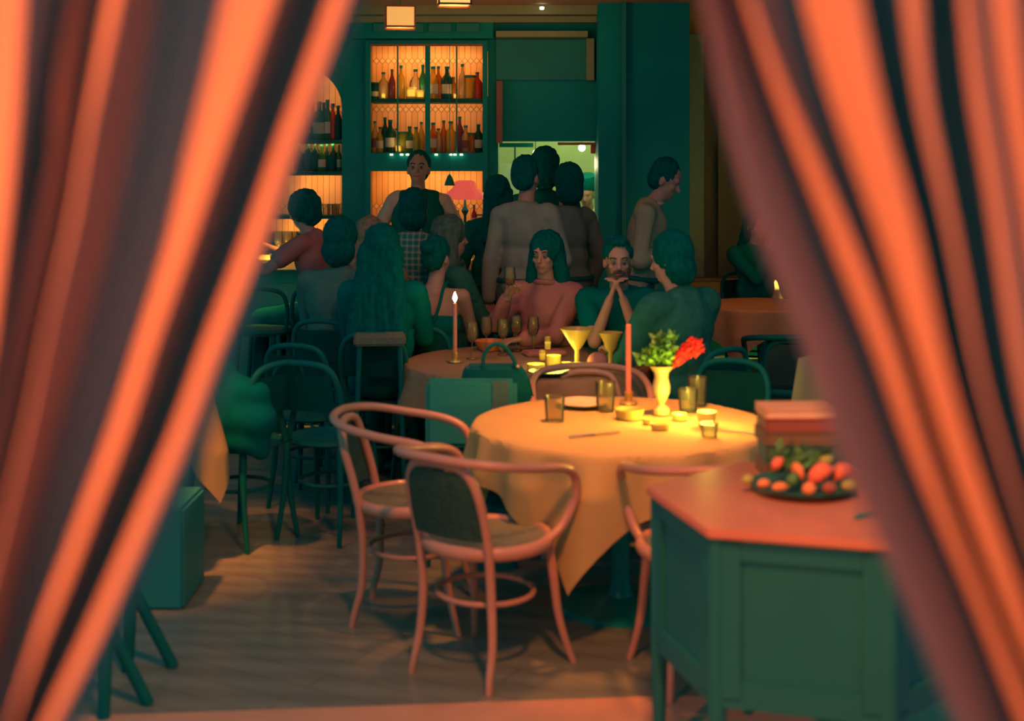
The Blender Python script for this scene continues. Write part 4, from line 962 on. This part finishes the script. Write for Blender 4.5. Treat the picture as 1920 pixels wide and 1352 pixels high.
        for sx in (-1, 1): cap_ += [('c', hp(sx*.075, -.02, .17), hp(sx*.095, -.03, .02), .045*s, .050*s), ('c', hp(sx*.05, -.06, .17), hp(sx*.06, -.07, .0), .055*s, .05*s)]
    elif st == 'bun': cap_ += [('e', hp(0, -.115, .235), (.045*s,)*3, HR_)]
    mobj('hair', blob(cap_, .009, 3, .010, 26), hm, root)
    if face:
        for sx in (-1, 1):
            e = obj('eye', ell(bm_new(), hp(sx*.030, .081, .178), .0125*s), 'eye_white', root); obj('iris', ell(bm_new(), hp(sx*.030, .0905, .178), .006*s), 'iris', e)
            bm = bm_new(); tube(bm, [hp(sx*.048, .078, .201), hp(sx*.034, .090, .207), hp(sx*.014, .093, .201)], .0045*s, 6); obj('eyebrow', bm, hm, root)
        bm = bm_new(); tube(bm, [hp(-.025, .086, .117), hp(0, .096, .112), hp(.025, .086, .117)], .0055*s, 8); obj('lips', bm, 'lip', root)
    if beard:
        mobj('beard', blob([('e', hp(0, .045, .098), (.060*s, .052*s, .040*s), HR_), ('e', hp(-.048, .02, .13), (.022*s, .04*s, .045*s), HR_), ('e', hp(.048, .02, .13), (.022*s, .04*s, .045*s), HR_), ('c', hp(-.025, .090, .128), hp(.025, .090, .128), .010*s, .010*s)], .008, 2, .004, 50), 'beard_hair', root)
    if hat: bm = bm_new(); lathe(bm, [(.001, .12*s), (.088*s, .11*s), (.092*s, .0), (.086*s, -.01)], hp(0, -.01, .24), 20, HR_); obj('cap', bm, hat, root)
    root['hp'] = 0; del root['hp']
    return root, hp, wr

mobj_c = mobj('coat', blob([('c', (-1.40, 6.13, .72), (-1.14, 6.0, .72), .06, .06), ('c', (-1.38, 6.12, .62), (-1.14, 6.0, .60), .09, .09), ('c', (-1.36, 6.1, .50), (-1.18, 6.0, .50), .07, .06), ('c', (-1.42, 6.16, .78), (-1.30, 6.1, .82), .05, .05), ('c', (-1.16, 6.0, .62), (-1.13, 6.0, .46), .06, .05), ('e', (-1.27, 6.07, .64), (.17, .10, .16))], .014, 26, .008, 3), 'black_cloth')
COAT.free(); tag(mobj_c, 'black coat heaped over the dark chair beside the left curtain', 'coat')

# bar side
person('bartender in dark vest and pale shirt standing behind the bar', (X(784, 9.9), 9.9), (.05, -1), 1.84, top='shirt_white', vest='black_cloth', hair=('short', 'black_hair'), face=True, head=(-.1, -.15), hands={'L': (-.30, .20, 1.12), 'R': (.28, .22, 1.12)}, collar='black_cloth', skin='skin_pale')
person('woman with round black hair leaning on the bar next to the left curtain', (X(604, 8.55), 8.55), (-.95, .35), 1.66, 'sit', .70, lean=.18, hands={'L': (-.26, .42, 1.20), 'R': (.02, .52, 1.24)}, top='blouse_rose', skin='skin', hair=('round', 'black_hair'), sleeve='short', head=(0, .05), foot=.25)
stool('dark bar stool under the woman with round black hair', (X(592, 8.55), 8.55), (-.4, 1))
person('person in plaid shirt on a bar stool, back to the room, just below the bartender', (X(776, 8.45), 8.45), (.05, 1), 1.66, 'sit', .70, top='plaid', hair=('bob', 'black_hair'), hands={'L': (-.18, .42, 1.14), 'R': (.2, .42, 1.14)}, foot=.25)
stool('dark bar stool under the person in plaid', (X(776, 8.45), 8.45), (0, 1))
person('person with dark bob and grey green top seated beside the blonde person', (X(634, 7.5), 7.5), (.25, 1), 1.74, 'sit', .52, top='top_green', hair=('bob', 'black_hair'), lean=.06, width=1.12)
sidechair('dark chair under the dark bobbed person in grey green', (X(634, 7.5), 7.5), (.25, 1), sh=.52)
person('blonde person in brown top seated left of the long black-haired one', (X(690, 8.05), 8.05), (.35, 1), 1.70, 'sit', .52, top='top_beige', hair=('long', 'blonde_hair'), sleeve='long', lean=.05)
sidechair('dark chair under the blonde person', (X(690, 8.05), 8.05), (.35, 1), sh=.52)
person('person with very long black hair and black coat seated in the crowd, back turned', (X(716, 7.1), 7.1), (.1, 1), 1.74, 'sit', .50, top='black_cloth', hair=('verylong', 'black_hair'), width=1.0)
sidechair('dark chair under the person with very long black hair', (X(716, 7.1), 7.1), (.1, 1), sh=.50)
person('woman in a strappy top with dark crossing straps, seated with her back to the handbag', (X(814, 7.55), 7.55), (.2, 1), 1.62, 'sit', .47, top='black_cloth', skin='skin_pale', hair=('bun', 'black_hair'), tank=True, lean=.03, head=(-.3, .1))
sidechair('dark chair under the woman with the straps', (X(808, 7.6), 7.6), (.2, 1), sh=.47)
person('person with loose brown hair seated beyond the strappy top, side on', (X(842, 8.1), 8.1), (.9, .35), 1.70, 'sit', .52, top='jacket_dark', hair=('wavy', 'brown_hair'))
sidechair('dark chair under the person with loose brown hair', (X(842, 8.1), 8.1), (.9, .35), sh=.52)
person('dark-clad woman with long black hair standing at the bar end', (X(932, 8.9), 8.9), (-.2, 1), 1.66, top='black_cloth', hair=('long', 'black_hair'), width=1.05)
person('tall man in light tan shirt standing with his back turned, centre of the room', (X(985, 8.4), 8.4), (.15, 1), 1.79, top='shirt_tan', bottom='grey_cloth', hair=('short', 'black_hair'), head=(-.35, .05), hands={'L': (-.24, .02, .84), 'R': (.16, .22, 1.0)}, width=.92, collar='shirt_tan')
person('tall dark-haired person standing behind the tan shirt, before the kitchen pass', (X(1022, 9.4), 9.4), (0, 1), 1.85, top='black_cloth', hair=('bob', 'black_hair'))
person('person in grey top with thick black hair standing before the pass, beside the tan shirt', (X(1064, 8.9), 8.9), (-.6, .8), 1.74, top='top_grey', hair=('bob', 'black_hair'), head=(-.2, -.05), skin='skin', collar='top_grey')
person('cook in white jacket with dark cap bending over inside the kitchen', (X(1104, 11.4), 11.4), (-.3, -1), 1.62, top='chef_white', bottom='chef_white', hair=('short', 'black_hair'), head=(0, .35), hands={'L': (-.2, .3, 1.12), 'R': (.15, .32, 1.12)}, hat='black_cloth')
person('waiter in pale shirt and dark vest looking down at his hands beside the dark pier', (X(1197, 8.6), 8.6), (.95, -.25), 1.80, lean=.16, top='waiter_shirt', vest='black_cloth', hair=('short', 'black_hair'), head=(0, .30), hands={'L': (-.04, .22, 1.24), 'R': (.08, .22, 1.22)}, collar='shirt_white', vox=.009)
# middle table
pk, hp_, wr_ = person('smiling woman in rose blouse with dark hair holding a wine glass at the middle table', (X(1028, 7.62), 7.62), (-.45, -.9), 1.66, 'sit', .47, lean=.04, top='blouse_rose', hair=('wavy', 'black_hair'), face=True, head=(.05, 0), hands={'L': (-.02, .40, .80), 'R': (.10, .32, 1.02)}, vox=.007, collar='blouse_rose')
mw = Matrix.Translation(pk.location) @ Matrix.Rotation(pk.rotation_euler.z, 4, 'Z')
pk_hand = mw @ (wr_['R']+Vector((0, .07, .03)))
wineglass((pk_hand.x+.045, pk_hand.y-.04, pk_hand.z-.05), 'wine glass held up in the hand of the rose-bloused woman', None, fill='wine_red')
sidechair('dark chair under the woman in the rose blouse', (X(1028, 7.62), 7.62), (-.45, -.9), sh=.47)
person('bearded man leaning on his elbows with hands clasped under his chin at the middle table', (X(1163, 7.36), 7.36), (-.15, -1), 1.70, 'sit', .46, lean=.22, top='black_cloth', skin='skin', hair=('quiff', 'black_hair'), face=True, beard=True, head=(.12, -.16), hands={'L': (-.035, .29, 1.035), 'R': (.035, .29, 1.035)}, vox=.007, sleeve='short')
sidechair('dark chair under the bearded man', (X(1163, 7.36), 7.36), (-.15, -1), sh=.46)
person('broad man in dark jacket seated with his back turned, behind the red flower', (X(1290, 6.6), 6.62), (-.65, .76), 1.76, 'sit', .48, lean=.12, top='jacket_dark', hair=('bob', 'black_hair'), head=(.35, .1), hands={'L': (-.15, .38, .80), 'R': (.10, .40, .80)}, width=1.22)
sidechair('dark chair under the broad man in the dark jacket', (X(1290, 6.6), 6.62), (-.65, .76), sh=.48)
person('person in black seated at the far right table, hand at chin', (X(1415, 10.35), 10.35), (.3, -1), 1.68, 'sit', .50, top='black_cloth', hair=('long', 'black_hair'), skin='skin', hands={'R': (.0, .22, 1.10)}, head=(0, .2))
sidechair('dark chair under the person in black at the far right table', (X(1415, 10.35), 10.35), (.3, -1), sh=.50)
# thin glowing strand added for a blue light streak, hung on the waiter's hands
wt = next(o for o in SC.objects if o.get('label', '').startswith('waiter'))
bm = bm_new(); tube(bm, [at(1224, 446, 8.44), at(1219, 460, 8.42), at(1217, 480, 8.42), at(1215, 505, 8.42)], [.003, .006, .003, .002], 6)
P_(bm, wt, 'light_streak', 'blue_led', True, 'glowing strand standing for a blue light streak')
o = wt.children[-1]; o.matrix_parent_inverse = (Matrix.Translation(wt.location) @ Matrix.Rotation(wt.rotation_euler.z, 4, 'Z')).inverted()
# ------------------------------------------------------------------ curtains in the doorway
def interp(poly, y):
    ks = sorted(poly, key=lambda q: q[1])
    if y <= ks[0][1]: a, b = ks[0], ks[1]
    elif y >= ks[-1][1]: a, b = ks[-2], ks[-1]
    else:
        for a, b in zip(ks, ks[1:]):
            if a[1] <= y <= b[1]: break
    t = (y-a[1])/(b[1]-a[1]); return a[0]+(b[0]-a[0])*t
def smooth_poly(poly, y, w=70):
    return sum(interp(poly, y+k*w) for k in (-1, -.5, 0, .5, 1))/5
DC = 1.15
def curtain(name, lines, side, label):
    # lines: list of (polyline in frame px at distance DC, depth offset m); positive = away from the camera
    bm = bm_new(); NZ = 150; K = 9; g = []
    z_top, z_bot = 2.75, .02; z_tie = 1.02; xt = side*.80
    for j in range(NZ+1):
        z = z_top+(z_bot-z_top)*j/NZ
        nodes = []
        for poly, dep, *shf in lines:
            yy = YH+(CAMH-z)*F/DC
            yc = max(-60, min(1500, yy))
            x = (smooth_poly(poly, yc)+(shf[0] if shf else 0)-960)/F*DC
            if yy < -60:                                   # above the frame the folds rise almost straight to the rod
                sl = ((smooth_poly(poly, -60)-smooth_poly(poly, 60))/120)
                e = min(400, -60-yy); x += sl*e*.6/F*DC*(1 if True else 0)
            nodes.append([x, dep])
        z1 = CAMH-(1500-YH)/F*DC                           # last z that follows the frame
        if z < z1:
            t = min(1, (z1-z)/(z1-z_tie)); t = t*t*(3-2*t)
            n = len(nodes)
            for i, nd in enumerate(nodes):
                tgt = xt+(i/(n-1)-.5)*.13
                nd[0] = nd[0]*(1-t)+tgt*t; nd[1] = nd[1]*(1-t*.6)
            if z < z_tie:
                u = (z_tie-z)/(z_tie-z_bot)
                for i, nd in enumerate(nodes): nd[0] = xt+(i/(n-1)-.5)*(.13+.38*u**.6)
        row = []
        for i in range(len(nodes)-1):
            (x0, d0), (x1, d1) = nodes[i], nodes[i+1]
            for k in range(K):
                t = k/K; c = (1-math.cos(PI*t))/2; row.append((x0+(x1-x0)*t, DC+d0+(d1-d0)*c, z))
        row.append((nodes[-1][0], DC+nodes[-1][1], z))
        g.append([bm.verts.new(p) for p in row])
    for j in range(NZ):
        for i in range(len(g[0])-1): bm.faces.new((g[j][i], g[j][i+1], g[j+1][i+1], g[j+1][i]))
    bmesh.ops.solidify(bm, geom=bm.faces[:], thickness=.003)
    o = obj(name, bm, 'curtain'); tag(o, label, 'curtain')
    bm = bm_new(); tube(bm, [(xt+.085*math.cos(a), DC+.075*math.sin(a), z_tie+.012*math.sin(a)) for a in [2*PI*i/20 for i in range(20)]], .012, 8, closed=True, smooth=0); obj('tieback', bm, 'brass', o)
    return o
L = [([(-200, 0), (-330, 1352)], .02),
     ([(-60, 0), (-75, 300), (-190, 1000), (-330, 1352)], .05),
     ([(35, 0), (20, 250), (0, 450), (-30, 700), (-110, 1000), (-250, 1352)], -.02, 25),
     ([(118, 0), (70, 240), (40, 380), (15, 560), (-12, 700), (-80, 1000), (-190, 1352)], .045),
     ([(128, 0), (103, 207), (88, 310), (62, 440), (31, 595), (8, 700), (-60, 1000), (-160, 1352)], .0),
     ([(150, 0), (128, 150), (111, 336), (88, 466), (60, 620), (30, 760), (-25, 1000), (-125, 1352)], .045),
     ([(220, 0), (191, 129), (160, 259), (142, 388), (109, 520), (85, 620), (50, 800), (0, 1000), (-85, 1352)], -.015, 14),
     ([(264, 0), (240, 130), (205, 300), (185, 420), (150, 560), (110, 700), (73, 841), (30, 1000), (-50, 1352)], .06),
     ([(336, 0), (310, 207), (250, 388), (185, 595), (150, 750), (105, 870), (53, 1025), (24, 1147), (-25, 1352)], .05),
     ([(400, 0), (370, 155), (330, 290), (285, 430), (240, 560), (195, 690), (160, 800), (115, 915), (70, 1040), (10, 1200), (-15, 1352)], .042, 16),
     ([(492, 0), (438, 155), (388, 290), (348, 414), (302, 543), (255, 673), (222, 790), (175, 902), (122, 1045), (53, 1208), (2, 1352)], -.025, 34),
     ([(540, 0), (505, 110), (470, 220), (430, 340), (366, 507), (300, 690), (257, 820), (204, 922), (163, 1024), (102, 1147), (55, 1250), (15, 1352)], .055, 8),
     ([(628, 0), (592, 103), (530, 259), (472, 440), (410, 595), (366, 700), (335, 800), (280, 922), (224, 1050), (163, 1195), (94, 1322), (75, 1360)], -.02, 28),
     ([(675, 0), (646, 80), (603, 200), (560, 330), (508, 470), (470, 600), (430, 700), (398, 800), (340, 960), (270, 1090), (200, 1230), (145, 1352)], -.005, 4)]
curtain('curtain', L, -1, 'heavy orange curtain pulled aside, hanging over the left half of the doorway')
Rr = [([(1312, 0), (1345, 200), (1385, 350), (1430, 480), (1485, 600), (1522, 720), (1562, 830), (1615, 950), (1670, 1080), (1730, 1220), (1785, 1352)], -.01),
      ([(1350, 0), (1385, 170), (1430, 320), (1500, 500), (1570, 650), (1605, 780), (1650, 893), (1700, 1013), (1755, 1120), (1850, 1352)], .035),
      ([(1375, 0), (1423, 130), (1459, 233), (1490, 300), (1540, 430), (1588, 570), (1650, 700), (1705, 850), (1750, 960), (1830, 1130), (1905, 1352)], .075),
      ([(1400, 0), (1446, 129), (1492, 233), (1538, 336), (1576, 420), (1618, 520), (1668, 650), (1728, 850), (1785, 1000), (1868, 1200), (1930, 1352)], .01, 14),
      ([(1470, 0), (1500, 130), (1545, 260), (1582, 370), (1618, 460), (1650, 570), (1690, 680), (1745, 850), (1805, 1020), (1880, 1200), (1945, 1352)], .06, 30),
      ([(1560, 0), (1590, 155), (1620, 285), (1655, 388), (1682, 518), (1715, 673), (1768, 850), (1838, 1050), (1908, 1250), (1965, 1352)], -.03, 36),
      ([(1622, 0), (1646, 120), (1672, 240), (1702, 362), (1736, 518), (1766, 640), (1802, 800), (1860, 980), (1930, 1180), (2000, 1352)], .04),
      ([(1704, 0), (1711, 155), (1732, 259), (1753, 362), (1779, 492), (1810, 673), (1843, 800), (1893, 960), (1960, 1150), (2040, 1352)], -.015, 14),
      ([(1769, 0), (1790, 207), (1814, 362), (1830, 518), (1850, 673), (1880, 820), (1925, 970), (1990, 1150), (2070, 1352)], .065),
      ([(1812, 0), (1834, 181), (1860, 310), (1878, 440), (1903, 621), (1925, 750), (1965, 950), (2030, 1150), (2110, 1352)], .0, 8),
      ([(1860, 0), (1876, 120), (1905, 300), (1930, 450), (1960, 650), (2010, 900), (2150, 1352)], .012),
      ([(1898, 0), (1915, 200), (1950, 420), (1990, 620), (2050, 900), (2200, 1352)], -.012),
      ([(1945, 0), (1965, 300), (2060, 800), (2260, 1352)], .05), ([(2050, 0), (2150, 700), (2350, 1352)], .0)]
curtain('curtain', Rr, 1, 'heavy orange curtain with broad bright folds over the right half of the doorway')
bm = bm_new(); tube(bm, [(-1.3, DC, 2.77), (1.3, DC, 2.77)], .016, smooth=0); tag(obj('curtain_rod', bm, 'brass'), 'brass rod carrying both orange curtains across the doorway', 'rod')
